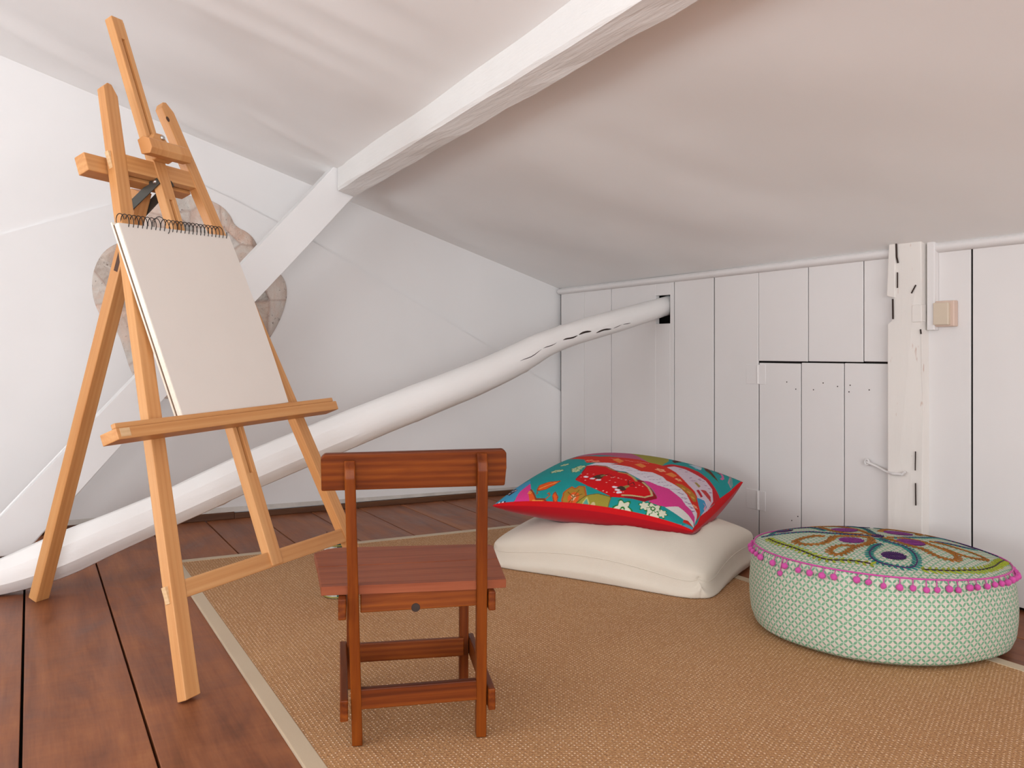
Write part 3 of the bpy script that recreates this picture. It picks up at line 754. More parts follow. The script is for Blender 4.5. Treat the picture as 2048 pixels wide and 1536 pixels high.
for i in range(turns * 16 + 1):
    a = 2 * PI * i / 16; s = 0.035 + pitch * i / 16
    r = 0.0225
    k_ = i // 16
    if k_ == 9: s -= pitch * 0.35 * math.sin(PI * (i % 16) / 16); r = 0.028
    P = PQ(s, 0.968, 0.010)
    pts.append(P + en * math.cos(a) * r * 0.75 + ev * (0.017 + math.sin(a) * r))
mb.tube(pts, 0.00115, 6); mb.build('spiral_binding', M['wire'], pad, True)

# ------------------------------------------------------------------ child's chair
CA = Vector((0.540, 1.6245, 0.0)); kx = Vector((0.947, -0.322, 0)).normalized(); ky = Vector((0.322, 0.947, 0)).normalized()
def K(a, b, z): return CA + kx * a + ky * b + Uv * (z + 0.0085)
chair = thing('childs_chair', "small child's chair of dark red-brown varnished wood standing with its back to the viewer", 'chair', tuple(K(0.11, 0.13, 0.0)))
def cpart(name, mb): return mb.build(name, M['mahogany'], chair)
lean = 0.123
for f, tp, zt2 in ((0.0025, -0.0110, 0.540), (0.2365, 0.2305, 0.549)):
    mb = MB(); w = 0.0195; dpt = 0.026
    pts = []
    bf = lambda z: -0.010 - lean * z
    out_ = [(bf(0), 0), (bf(0) + dpt, 0), (bf(zt2) + dpt - 0.002, zt2), (bf(zt2) + dpt * 0.55, zt2 + 0.001), (bf(zt2 - 0.02) + 0.004, zt2 - 0.014), (bf(zt2 - 0.03), zt2 - 0.030)]
    poly = [K(f - w / 2 + (tp - f) * z / zt2, b, z) for b, z in out_]
    mb.prism(poly, kx * w, 0.0022, K(tp, -lean * zt2, zt2) - K(f, 0, 0)); cpart('rear_post', mb)
for a in (-0.0125, 0.2355):
    mb = MB(); mb.bar(K(a, 0.292, 0.0), K(a + 0.001, 0.290, 0.287), kx, 0.020, 0.024, 0.0022); cpart('front_leg', mb)
mb = MB()
bd = lambda z: -0.010 - lean * z + 0.0262
poly = [K(-0.062, bd(0.484), 0.484), K(0.2765, bd(0.485), 0.486), K(0.279, bd(0.52), 0.52), K(0.2785, bd(0.548), 0.549), K(0.272, bd(0.555), 0.555), K(-0.056, bd(0.553), 0.552), K(-0.063, bd(0.545), 0.545)]
mb.prism(poly, (ky * math.cos(lean) + Uv * math.sin(lean)) * 0.015, 0.0025, kx); cpart('backrest', mb)
zs, th_ = 0.290, 0.0165
mb = MB(); mb.prism([K(-0.063, -0.030, zs), K(0.012, -0.030, zs), K(0.014, -0.030, zs), K(0.226, -0.032, zs), K(0.281, -0.030, zs), K(0.289, 0.126, zs + 0.002), K(-0.0765, 0.124, zs)], Uv * th_, 0.0025, kx); mb.build('seat_plank', M['seat'], chair)
mb = MB(); mb.prism([K(-0.077, 0.1265, zs), K(0.2895, 0.1285, zs + 0.002), K(0.2975, 0.255, zs + 0.002), K(0.290, 0.272, zs + 0.002), K(0.270, 0.280, zs + 0.001), K(-0.040, 0.302, zs), K(-0.066, 0.290, zs), K(-0.0905, 0.255, zs)], Uv * th_, 0.0025, kx); mb.build('seat_plank', M['seat'], chair)
mb = MB(); mb.bar(K(0.008, -0.022, 0.273), K(0.230, -0.022, 0.2765), Uv, 0.036, 0.015, 0.002); cpart('apron', mb)
mb = MB(); mb.lathe(K(0.110, -0.0300, 0.2605), [(0.0, -0.0012), (0.0075, -0.0008), (0.0085, 0.001), (0.0, 0.001)], 16, (Uv, kx, ky)); kb = mb.build('knot', M['crack'], chair)
mb = MB(); mb.bar(K(-0.0245, -0.056, 0.2695), K(-0.0265, 0.298, 0.2695), Uv, 0.0385, 0.0145, 0.0025); cpart('seat_rail', mb)
mb = MB(); mb.bar(K(0.2515, -0.050, 0.2715), K(0.2515, 0.290, 0.2705), Uv, 0.036, 0.0135, 0.0025); cpart('seat_rail', mb)
mb = MB(); mb.bar(K(-0.0215, -0.034, 0.0765), K(-0.030, 0.312, 0.0765), Uv, 0.040, 0.0150, 0.0025); cpart('side_rail', mb)
mb = MB(); mb.bar(K(0.2535, -0.034, 0.0810), K(0.2535, 0.312, 0.0790), Uv, 0.041, 0.0135, 0.0025); cpart('side_rail', mb)
mb = MB(); mb.bar(K(0.004, -0.010, 0.0900), K(0.232, -0.010, 0.0945), Uv, 0.038, 0.016, 0.002); cpart('stretcher', mb)
mb = MB(); mb.bar(K(-0.012, 0.272, 0.0820), K(0.234, 0.272, 0.0835), Uv, 0.040, 0.014, 0.002); cpart('stretcher', mb)

# ------------------------------------------------------------------ paint tin with a brush, behind the chair
tin_c = Vector((0.822, 2.640, RZ + 0.0005))
tin = thing('paint_tin', 'small printed tin standing on the rug behind the wooden chair', 'tin', tuple(tin_c))
t = NT('printed_tin'); a_ = t.obj()
s_ = t.new('ShaderNodeSeparateXYZ'); t.link(a_, s_.inputs[0])
ang = t.math('ARCTAN2', s_.outputs[1], s_.outputs[0])
n_ = t.noise(a_, 60, 3)
grey = t.ramp(n_, [(0.35, (0.36, 0.38, 0.33)), (0.6, (0.62, 0.60, 0.54))])
c = t.mix(t.ramp(t.math('MULTIPLY', t.math('ADD', ang, PI), 1 / (2 * PI)), [(0.0, (0, 0, 0)), (0.18, (0, 0, 0)), (0.185, (1, 1, 1)), (1.0, (1, 1, 1))], 'CONSTANT'), grey, (0.02, 0.12, 0.10))
c = t.mix(t.ramp(t.math('MULTIPLY', t.math('ADD', ang, PI), 1 / (2 * PI)), [(0.0, (0, 0, 0)), (0.27, (1, 1, 1)), (0.42, (0, 0, 0))], 'CONSTANT'), c, (0.60, 0.42, 0.03))
t.color(c); M['tin'] = t.set(0.35, 0.5)
mb = MB(); R_ = 0.043
mb.lathe(tin_c, [(0.0, 0.002), (R_ - 0.002, 0.0), (R_, 0.003), (R_, 0.160), (R_ - 0.003, 0.160), (R_ - 0.003, 0.01), (0.0, 0.01)], 40); mb.build('tin_body', M['tin'], tin, True)
for z in (0.004, 0.158):
    mb = MB(); mb.tube([tin_c + Vector((math.cos(x) * (R_ + 0.0008), math.sin(x) * (R_ + 0.0008), z)) for x in np.linspace(0, 2 * PI, 41)[:-1]], 0.0022, 6, closed=True); mb.build('rim', mat_plain('olive_tin_rim', (0.30, 0.26, 0.05), 0.35, 0.5, 0.4), tin, True)
br = thing('paintbrush', 'thin dark-handled paintbrush standing in the printed tin', 'paintbrush', tuple(tin_c + Vector((0, 0, 0.012))))
b0, b1 = tin_c + Vector((0.010, 0.012, 0.014)), tin_c + Vector((-0.030, 0.020, 0.192)); dv = (b1 - b0)
mb = MB(); mb.tube([b0 + dv * f for f in (0.0, 0.3, 0.6, 0.8)], [0.002, 0.003, 0.0035, 0.003], 8); mb.build('handle', mat_plain('dark_red_lacquer', (0.07, 0.01, 0.01), 0.3), br, True)
mb = MB(); mb.tube([b0 + dv * f for f in (0.79, 0.90)], [0.0034, 0.0036], 8); mb.build('ferrule', M['metal'], br, True)
mb = MB(); mb.tube([b0 + dv * f for f in (0.89, 0.95, 1.0)], [0.0036, 0.0040, 0.0012], 8); mb.build('bristles', mat_plain('brown_bristles', (0.12, 0.05, 0.035), 0.8), br, True)

# ------------------------------------------------------------------ cushions
def pillow(cor, u, v, pinch, sags, ht, e, sgn=1, q=2.2):
    L, Fr, Rt, B = [np.array(c, float) for c in cor]
    uu = u * (1 - pinch * (1 - v * v)); vv = v * (1 - pinch * (1 - u * u))
    w = lambda a, b: ((1 + a * uu) * (1 + b * vv) / 4)[..., None]
    P = w(-1, -1) * L + w(1, -1) * Fr + w(1, 1) * Rt + w(-1, 1) * B
    prof = ((1 - np.abs(u) ** q).clip(0) * (1 - np.abs(v) ** q).clip(0)) ** e
    P[..., 2] += sgn * ht * prof
    sf, sr, sb, sl = sags
    P[..., 2] += (1 - u * u) * ((sf * ((1 - v) / 2) ** 2) + (sb * ((1 + v) / 2) ** 2)) + (1 - v * v) * (sr * ((1 + u) / 2) ** 2 + sl * ((1 - u) / 2) ** 2)
    return P
def uvgrid(n):
    g = np.sin(np.linspace(-1, 1, n) * PI / 2)
    v, u = np.meshgrid(g, g, indexing='ij')
    return u, v
CORC = [(1.370, 2.775, .040), (1.755, 2.050, .035), (2.275, 2.37, .07), (1.95, 3.10, .07)]
ARGC = dict(pinch=.04, sags=(.05, .03, .02, .02))
CORP = [(1.385, 2.718, .220), (1.857, 2.238, .172), (2.385, 2.585, .248), (1.93, 3.06, .30)]
ARGP = dict(pinch=.03, sags=(.022, -.022, .015, .005))
u, v = uvgrid(121)
cream = thing('floor_cushion', 'plump plain cream cotton floor cushion lying under the patterned cushion', 'cushion', (1.85, 2.55, RZ))
def round_corners(P, u, v, c):
    m_ = P.mean((0, 1)); k = 1 - c * (np.abs(u) ** 7 * np.abs(v) ** 7)
    P[..., 0] = m_[0] + (P[..., 0] - m_[0]) * k; P[..., 1] = m_[1] + (P[..., 1] - m_[1]) * k
    P[..., 2] += 0.03 * (np.abs(u) ** 7 * np.abs(v) ** 7)
    return P
TC = pillow(CORC, u, v, ht=.105, e=.33, **ARGC)
wr = 0.0035 * np.sin(u * 9 + 3 * v) * np.sin(v * 7 + 1.0) + 0.003 * np.sin(u * 15 - v * 4 + 2)
TC = round_corners(TC, u, v, 0.10)
edge = ((1 - u ** 2) * (1 - v ** 2)).clip(0) ** 0.5
TC[..., 2] += wr * edge
BC = round_corners(pillow(CORC, u, v, ht=.16, e=.25, sgn=-1, **ARGC), u, v, 0.10)
bulge = 1 + 0.035 * np.clip((np.maximum(np.abs(u), np.abs(v)) - 0.9) / 0.1, 0, 1) * np.clip((1 - np.maximum(np.abs(u), np.abs(v))) / 0.004, 0, 1)
BC[..., 0] = BC[..., 0].mean() + (BC[..., 0] - BC[..., 0].mean()) * bulge; BC[..., 1] = BC[..., 1].mean() + (BC[..., 1] - BC[..., 1].mean()) * bulge
BC[..., 2] = BC[..., 2].clip(RZ + 0.0015)
TP_low = pillow(CORP, u, v, ht=.10, e=.42, sgn=-1, **ARGP)
# the upper cushion presses a hollow into the lower one
def to_bvh(P):
    m_, n_, _ = P.shape
    vs = [tuple(p) for p in P.reshape(-1, 3)]
    fs = [(i * n_ + j, i * n_ + j + 1, (i + 1) * n_ + j + 1, (i + 1) * n_ + j) for i in range(m_ - 1) for j in range(n_ - 1)]
    return BVHTree.FromPolygons(vs, fs)
bv = to_bvh(TP_low[::2, ::2])
for i in range(TC.shape[0]):
    for j in range(TC.shape[1]):
        h = bv.ray_cast(Vector((TC[i, j, 0], TC[i, j, 1], -1.0)), Vector((0, 0, 1)))
        if h[0] is not None and h[0].z - 0.002 < TC[i, j, 2]: TC[i, j, 2] = max(h[0].z - 0.002, 0.03)
link_mesh('upper_panel', grid_mesh('upper_panel', TC), M['cream'], cream, True)
link_mesh('lower_panel', grid_mesh('lower_panel', BC[:, ::-1]), M['cream'], cream, True)
mb = MB(); rim_ = [*TC[0, :-1], *TC[:-1, -1], *TC[-1, ::-1][:-1], *TC[::-1, 0][:-1]]
mb.tube(rim_[::2], 0.0016, 6, closed=True); mb.build('seam', M['cream'], cream, True)

#PATCHWORK
pat = thing('patchwork_cushion', 'bright red, turquoise and pink patchwork cushion lying on top of the cream floor cushion', 'cushion', (1.89, 2.65, 0.15))
N = 420
u, v = uvgrid(N)
TPt = pillow(CORP, u, v, ht=.105, e=.5, **ARGP)
dye = np.zeros((N, N, 3)); dye[:] = lin(25, 150, 150)
dye[...] *= 1.0
def in_poly(poly, U_, V_):
    p = np.array(poly, float); x, y = U_, V_; ins = np.zeros(U_.shape, bool)
    for (x0, y0), (x1, y1) in zip(p, np.roll(p, -1, 0)):
        if y0 == y1: continue
        c_ = ((y0 > y) != (y1 > y)) & (x < (x1 - x0) * (y - y0) / (y1 - y0) + x0)
        ins ^= c_
    return ins
# printed patches in the panel's own (u, v) coordinates, in thousandths; later shapes lie over earlier ones
# 0 area, 1 line of a given width, 2 dot, 3 flower, 4 edge
PATCHES = [
(0, (62, 150, 190), (-1000, -1000, -951, -924, -930, -607, -809, -594, -718, -775, -780, -857, -795, -1000)),
(0, (50, 20, 40), (-988, -1000, -935, -967, -880, -971, -865, -1000)),
(0, (50, 20, 40), (-962, -809, -905, -724, -844, -804, -884, -891)),
(2, (225, 215, 225), 12, (-958, -1000)),
(2, (225, 215, 225), 12, (-941, -982)),
(2, (225, 215, 225), 12, (-905, -981)),
(2, (225, 215, 225), 12, (-880, -1000)),
(2, (225, 215, 225), 12, (-918, -1000)),
(2, (225, 215, 225), 12, (-915, -831)),
(2, (225, 215, 225), 12, (-898, -795)),
(2, (225, 215, 225), 12, (-869, -795)),
(0, (220, 60, 140), (-795, -1000, -780, -969, -790, -865, -755, -707, -679, -849, -643, -951, -613, -994, -619, -1000)),
(0, (220, 60, 140), (-433, -1000, -361, -999, -187, -1000, -187, -1000)),
(0, (228, 90, 28), (-685, -898, -667, -849, -594, -941, -569, -971, -482, -971, -447, -996, -426, -1000, -594, -1000, -625, -989)),
(3, (240, 150, 70), 30, (-661, -891), (228, 90, 28), 0, 5),
(3, (240, 150, 70), 30, (-575, -996), (228, 90, 28), 0, 5),
(3, (240, 150, 70), 30, (-536, -991), (228, 90, 28), 0, 5),
(3, (240, 150, 70), 30, (-509, -1000), (228, 90, 28), 0, 5),
(1, (130, 60, 30), 12, (-679, -849, -594, -941, -569, -971, -482, -971, -447, -996, -426, -1000)),
(0, (228, 90, 28), (-607, -865, -619, -785, -549, -734, -426, -718, -461, -800, -516, -865, -575, -880)),
(1, (250, 180, 90), 8, (-588, -849, -522, -795, -454, -750)),
(1, (150, 70, 30), 8, (-607, -865, -619, -785, -549, -734, -426, -718, -461, -800, -516, -865, -575, -880, -607, -865)),
(1, (150, 70, 30), 8, (-600, -869, -581, -924, -575, -908)),
(1, (170, 80, 35), 10, (-468, -971, -440, -941, -461, -911, -468, -921)),
(0, (228, 90, 28), (-412, -941, -404, -898, -353, -951, -346, -985, -361, -996, -383, -982)),
(1, (150, 60, 30), 8, (-412, -941, -404, -898, -353, -951, -346, -985, -361, -996, -383, -982, -412, -941)),
(1, (150, 70, 30), 10, (-361, -996, -346, -998, -302, -1000)),
(0, (228, 90, 28), (-361, -999, -324, -996, -287, -1000, -324, -1000)),
(0, (172, 130, 45), (-302, -971, -309, -901, -287, -857, -264, -823, -218, -849, -195, -804, -141, -804, -78, -918, -110, -956, -156, -988, -164, -1000, -210, -1000, -264, -1000, -287, -992)),
(1, (185, 85, 25), 12, (-302, -971, -309, -901, -287, -857, -264, -823, -218, -849, -195, -804, -141, -804, -78, -918, -110, -956, -156, -988, -164, -1000, -210, -1000, -264, -1000, -287, -992, -302, -971)),
(2, (225, 95, 35), 55, (-195, -946)),
(2, (240, 190, 150), 14, (-210, -933)),
(2, (240, 190, 150), 14, (-187, -944)),
(2, (240, 190, 150), 14, (-195, -960)),
(1, (110, 85, 30), 7, (-195, -946, -271, -898)),
(1, (110, 85, 30), 7, (-195, -946, -172, -861)),
(1, (110, 85, 30), 7, (-195, -946, -233, -991)),
(1, (110, 85, 30), 7, (-195, -946, -195, -998)),
(1, (110, 85, 30), 7, (-195, -946, -125, -908)),
(0, (160, 150, 55), (-187, -1000, -164, -993, -133, -972, -71, -915, 24, -880, 164, -895, 172, -1000, 55, -1000, -16, -1000)),
(1, (110, 95, 40), 7, (-187, -1000, -164, -993, -133, -972, -71, -915, 24, -880, 164, -895, 172, -1000)),
(0, (90, 165, 150), (-94, -993, -63, -938, -24, -981, -24, -998, -55, -1000)),
(1, (200, 195, 120), 8, (-94, -993, -63, -938, -24, -981, -24, -998, -55, -1000, -94, -993)),
(2, (205, 190, 140), 22, (16, -988)),
(3, (225, 225, 200), 85, (309, -990), (225, 225, 200), (30, 120, 40), 6),
(3, (225, 225, 200), 85, (594, -927), (225, 225, 200), (30, 120, 40), 6),
(3, (225, 225, 200), 50, (502, -908), (225, 225, 200), (30, 120, 40), 6),
(3, (225, 225, 200), 45, (685, -935), (225, 225, 200), (30, 120, 40), 6),
(3, (225, 225, 200), 45, (619, -979), (225, 225, 200), (30, 120, 40), 6),
(2, (30, 120, 40), 26, (309, -990)),
(2, (225, 225, 200), 14, (309, -990)),
(2, (30, 120, 40), 26, (588, -915)),
(2, (225, 225, 200), 14, (588, -915)),
(3, (205, 215, 170), 55, (-607, -433), (120, 170, 110), (30, 110, 70), 6),
(3, (205, 215, 170), 40, (-562, -433), (120, 170, 110), (30, 110, 70), 6),
(3, (205, 215, 170), 50, (-619, -187), (120, 170, 110), (30, 110, 70), 6),
(3, (205, 215, 170), 60, (-390, -397), (120, 170, 110), (30, 110, 70), 6),
(3, (205, 215, 170), 50, (-375, -324), (120, 170, 110), (30, 110, 70), 6),
(3, (205, 215, 170), 45, (-375, -461), (120, 170, 110), (30, 110, 70), 6),
(0, (220, 60, 140), (346, -461, 397, -440, 502, -461, 613, -440, 696, -489, 760, -522, 831, -607, 895, -637, 946, -713, 986, -869, 960, -827, 901, -771, 844, -740, 790, -734, 702, -827, 619, -849, 522, -844, 575, -718, 489, -600)),
(0, (225, 215, 225), (-331, -279, -279, -149, -47, -55, -141, -102, 94, -118, 233, -195, 339, -133, 475, -180, 529, -241, 607, -256, 696, -287, 765, -339, 831, -447, 884, -516, 938, -588, 958, -673, 976, -844, 946, -713, 895, -637, 831, -607, 760, -522, 696, -489, 613, -440, 502, -461, 397, -440, 339, -468, 256, -419, 118, -331, 24, -339, -63, -309, 16, -346, -125, -249, -241, -241)),
(0, (214, 42, 22), (-750, 203, -702, 302, -368, 180, -156, 241, -249, 187, 71, 233, 187, 187, 339, 195, 419, 210, 516, 110, 625, 0, 718, -94, 804, -164, 876, -294, 944, -475, 965, -588, 971, -745, 941, -594, 884, -522, 836, -461, 771, -353, 696, -294, 607, -264, 529, -249, 475, -187, 346, -149, 241, -210, 102, -141, -125, -141, -39, -78, -383, -156, -475, 8)),
(1, (120, 85, 135), 5, (-86, -180, -71, -149)),
(1, (120, 85, 135), 5, (-39, -249, -16, -233)),
(1, (120, 85, 135), 5, (-24, -210, 0, -210)),
(1, (120, 85, 135), 5, (0, -195, 24, -187)),
(1, (120, 85, 135), 5, (39, -264, 63, -264)),
(1, (120, 85, 135), 5, (55, -226, 71, -203)),
(1, (120, 85, 135), 5, (86, -218, 102, -187)),
(1, (120, 85, 135), 5, (118, -287, 133, -264)),
(1, (120, 85, 135), 5, (141, -256, 164, -256)),
(1, (120, 85, 135), 5, (180, -256, 195, -241)),
(1, (120, 85, 135), 5, (203, -218, 218, -187)),
(1, (120, 85, 135), 5, (233, -309, 256, -302)),
(1, (120, 85, 135), 5, (271, -302, 287, -279)),
(1, (120, 85, 135), 5, (294, -249, 316, -241)),
(1, (120, 85, 135), 5, (316, -353, 346, -361)),
(1, (120, 85, 135), 5, (353, -339, 361, -294)),
(1, (120, 85, 135), 5, (368, -287, 390, -264)),
(1, (120, 85, 135), 5, (390, -390, 404, -375)),
(1, (120, 85, 135), 5, (419, -368, 433, -346)),
(1, (120, 85, 135), 5, (440, -331, 461, -316)),
(1, (120, 85, 135), 5, (461, -287, 475, -256)),
(1, (120, 85, 135), 5, (482, -397, 495, -361)),
(1, (120, 85, 135), 5, (502, -353, 516, -331)),
(1, (120, 85, 135), 5, (522, -316, 542, -302)),
(1, (120, 85, 135), 5, (549, -419, 562, -397)),
(1, (120, 85, 135), 5, (569, -383, 581, -346)),
(1, (120, 85, 135), 5, (594, -353, 607, -324)),
(1, (120, 85, 135), 5, (613, -440, 631, -419)),
(1, (120, 85, 135), 5, (637, -412, 655, -390)),
(1, (120, 85, 135), 5, (655, -368, 679, -368)),
(1, (120, 85, 135), 5, (685, -361, 696, -316)),
(1, (120, 85, 135), 5, (702, -440, 713, -404)),
(1, (120, 85, 135), 5, (718, -426, 734, -404)),
(1, (120, 85, 135), 5, (740, -426, 750, -390)),
(1, (120, 85, 135), 5, (755, -502, 771, -482)),
(1, (120, 85, 135), 5, (771, -489, 785, -454)),
(1, (120, 85, 135), 5, (790, -489, 800, -447)),
(1, (120, 85, 135), 5, (804, -556, 818, -529)),
(1, (120, 85, 135), 5, (818, -542, 836, -522)),
(1, (120, 85, 135), 5, (836, -549, 849, -516)),
(1, (120, 85, 135), 5, (844, -536, 857, -495)),
(1, (120, 85, 135), 5, (857, -594, 872, -562)),
(1, (120, 85, 135), 5, (872, -600, 884, -562)),
(1, (120, 85, 135), 5, (880, -588, 895, -556)),
(1, (120, 85, 135), 5, (895, -643, 908, -619)),
(1, (120, 85, 135), 5, (905, -649, 915, -594)),
(0, (232, 130, 60), (-172, 47, -141, 149, -39, 39, -47, -63)),
(0, (232, 130, 60), (102, -16, 141, 78, 226, 8, 210, -86)),
(0, (232, 130, 60), (461, -71, 489, 55, 562, 16, 549, -86)),
(3, (245, 170, 130), 60, (383, 8), (235, 110, 60), 0, 5),
(3, (245, 170, 130), 40, (607, -86), (235, 110, 60), 0, 5),
(3, (245, 170, 130), 30, (895, -495), (235, 110, 60), 0, 5),
(3, (240, 140, 110), 50, (-397, -47), (225, 80, 50), 0, 5),
(3, (240, 140, 110), 50, (-309, -86), (225, 80, 50), 0, 5),
(2, (250, 190, 170), 6, (-218, 102)),
(2, (250, 190, 170), 6, (-203, 110)),
(2, (250, 190, 170), 6, (-180, 94)),
(2, (250, 190, 170), 6, (-164, 94)),
(2, (250, 190, 170), 6, (-141, 86)),
(2, (250, 190, 170), 6, (-125, 86)),
(2, (250, 190, 170), 6, (-110, 94)),
(2, (250, 190, 170), 6, (-86, 78)),
(2, (250, 190, 170), 6, (-71, 86)),
(2, (250, 190, 170), 6, (-55, 86)),
(2, (250, 190, 170), 6, (-39, 94)),
(2, (250, 190, 170), 6, (-24, 94)),
(2, (250, 190, 170), 6, (-8, 102)),
(2, (250, 190, 170), 6, (16, 86)),
(2, (250, 190, 170), 6, (31, 94)),
(2, (250, 190, 170), 6, (47, 94)),
(2, (250, 190, 170), 6, (63, 102)),
(2, (250, 190, 170), 6, (78, 102)),
(2, (250, 190, 170), 6, (94, 110)),
(2, (250, 190, 170), 6, (110, 110)),
(2, (250, 190, 170), 6, (125, 118)),
(2, (250, 190, 170), 6, (141, 118)),
(2, (250, 190, 170), 6, (156, 125)),
(2, (250, 190, 170), 6, (172, 133)),
(2, (250, 190, 170), 6, (187, 133)),
(2, (250, 190, 170), 6, (203, 141)),
(0, (178, 120, 40), (613, -233, 667, -172, 771, -195, 836, -249, 876, -375, 857, -419, 780, -331, 696, -294)),
(2, (215, 160, 70), 20, (713, -256)),
(2, (215, 160, 70), 20, (771, -271)),
(2, (215, 160, 70), 20, (831, -339)),
(0, (228, 222, 218), (685, -840, 785, -724, 844, -740, 901, -771, 960, -827, 988, -924, 891, -901, 800, -872, 734, -853)),
(0, (205, 40, 30), (887, -898, 921, -876, 985, -927, 887, -946)),
(0, (80, 165, 185), (924, -946, 988, -938, 986, -998, 884, -1000)),
(0, (222, 205, 205), (734, -1000, 775, -996, 880, -988, 880, -1000)),
(1, (190, 150, 165), 4, (750, -999, 760, -1000)),
(1, (190, 150, 165), 4, (765, -998, 775, -1000)),
(1, (190, 150, 165), 4, (780, -997, 785, -1000)),
(1, (190, 150, 165), 4, (795, -995, 800, -1000)),
(1, (190, 150, 165), 4, (809, -993, 814, -1000)),
(1, (190, 150, 165), 4, (823, -990, 827, -1000)),
(1, (190, 150, 165), 4, (836, -988, 840, -1000)),
(1, (190, 150, 165), 4, (849, -984, 857, -1000)),
(1, (190, 150, 165), 4, (861, -979, 869, -1000)),
(1, (190, 150, 165), 4, (876, -974, 884, -1000)),
(0, (215, 195, 208), (397, 180, 440, 309, 549, 346, 696, 316, 790, 294, 891, 195, 965, -31, 979, -279, 969, -549, 944, -475, 876, -294, 804, -164, 718, -94, 625, 0, 516, 110)),
(0, (196, 28, 38), (346, 195, 390, 368, 516, 461, 667, 461, 804, 375, 911, 264, 978, 187, 976, 63, 972, -149, 976, -302, 960, -24, 891, 195, 790, 294, 696, 316, 549, 346, 440, 309, 397, 195)),
(0, (62, 150, 190), (853, -271, 891, -218, 927, -187, 958, -233, 969, -549, 933, -461)),
(1, (225, 200, 215), 14, (861, -249, 915, -180, 956, -249)),
(1, (220, 150, 170), 10, (958, -375, 949, -279, 927, -271)),
(0, (165, 140, 75), (734, 63, 745, 102, 804, 63, 800, 0)),
(0, (185, 25, 45), (804, -110, 814, -47, 884, -141, 876, -195)),
(0, (190, 60, 60), (823, -24, 861, 47, 924, 8, 958, -94, 905, -78)),
(1, (130, 75, 120), 6, (696, 63, 724, 63)),
(1, (130, 75, 120), 6, (702, 94, 724, 110)),
(1, (130, 75, 120), 6, (734, 210, 745, 264)),
(1, (130, 75, 120), 6, (775, 226, 790, 256)),
(1, (130, 75, 120), 6, (818, 156, 836, 180)),
(1, (130, 75, 120), 6, (745, 203, 760, 241)),
(1, (130, 75, 120), 6, (718, 110, 740, 133)),
(1, (130, 75, 120), 6, (581, 249, 594, 287)),
(1, (130, 75, 120), 6, (509, 264, 529, 287)),
(1, (130, 75, 120), 6, (861, 141, 876, 172)),
(1, (130, 75, 120), 6, (895, 71, 908, 110)),
(1, (130, 75, 120), 6, (667, 118, 679, 164)),
(0, (150, 8, 30), (-287, -673, -287, -536, -331, -279, -241, -241, -125, -241, 16, -346, 71, -368, 71, -361, 149, -353, 279, -475, 346, -468, 475, -594, 562, -702, 581, -750, 536, -809, 489, -861, 368, -865, 287, -876, 156, -898, 149, -887, 55, -853, -110, -790, -279, -696)),  # maroon margin: shadow around the red patch, put into the dye colour
(0, (212, 6, 16), (-279, -673, -271, -549, -316, -302, -233, -264, -118, -264, 0, -361, 78, -397, 71, -383, 156, -397, 233, -454, 287, -516, 361, -536, 440, -607, 495, -679, 516, -724, 461, -780, 353, -814, 271, -840, 287, -872, 156, -895, 149, -884, 55, -849, -110, -785, -271, -696)),
(1, (165, 110, 70), 20, (-233, -256, -118, -264, 0, -353)),
(1, (165, 110, 70), 18, (-55, -324, 0, -353)),
(1, (190, 160, 95), 22, (63, -383, 156, -383, 241, -447, 294, -516)),
(1, (200, 180, 130), 18, (361, -509, 440, -581, 495, -661, 522, -724, 468, -795, 353, -818, 264, -844)),
(2, (250, 190, 180), 7, (-279, -549)),
(2, (250, 190, 180), 7, (-218, -536)),
(2, (250, 190, 180), 7, (-156, -529)),
(2, (250, 190, 180), 7, (-86, -536)),
(2, (250, 190, 180), 7, (-16, -529)),
(2, (250, 190, 180), 7, (63, -542)),
(2, (250, 190, 180), 7, (118, -542)),
(2, (250, 190, 180), 7, (-249, -625)),
(2, (250, 190, 180), 7, (-180, -685)),
(2, (250, 190, 180), 7, (-16, -814)),
(2, (250, 190, 180), 7, (63, -831)),
(2, (250, 190, 180), 7, (102, -844)),
(2, (250, 190, 180), 7, (39, -679)),
(2, (250, 190, 180), 7, (55, -625)),
(2, (250, 190, 180), 7, (47, -556)),
(2, (250, 190, 180), 7, (71, -529)),
(2, (250, 190, 180), 7, (110, -536)),
(2, (250, 190, 180), 7, (149, -549)),
(2, (250, 190, 180), 7, (195, -549)),
(2, (250, 190, 180), 7, (233, -536)),
(2, (250, 190, 180), 7, (118, -649)),
(2, (250, 190, 180), 7, (339, -661)),
(2, (250, 190, 180), 7, (353, -594)),
(2, (250, 190, 180), 7, (390, -600)),
(2, (250, 190, 180), 7, (256, -795)),
(2, (250, 190, 180), 7, (172, -827)),
(2, (240, 225, 235), 18, (-210, -607)),
(2, (240, 225, 235), 18, (-195, -613)),
(2, (240, 225, 235), 18, (-133, -637)),
(2, (240, 225, 235), 18, (-118, -637)),
(2, (240, 225, 235), 18, (-63, -655)),
(2, (240, 225, 235), 18, (-47, -649)),
(0, (75, 50, 35), (-141, -607, -118, -549, -63, -502, -31, -516, -39, -600, -55, -637)),
(0, (140, 120, 70), (-78, -556, -39, -502, -24, -522, -55, -569)),
(1, (60, 15, 20), 6, (-31, -516, 8, -495, 63, -529)),
(1, (60, 15, 20), 6, (-31, -509, -8, -461)),
(2, (240, 225, 235), 18, (141, -740)),
(2, (240, 225, 235), 18, (156, -740)),
(2, (240, 225, 235), 18, (180, -780)),
(2, (240, 225, 235), 18, (195, -780)),
(2, (240, 225, 235), 18, (210, -818)),
(2, (240, 225, 235), 18, (226, -809)),
(0, (70, 45, 35), (164, -750, 195, -696, 241, -707, 271, -745, 241, -780)),
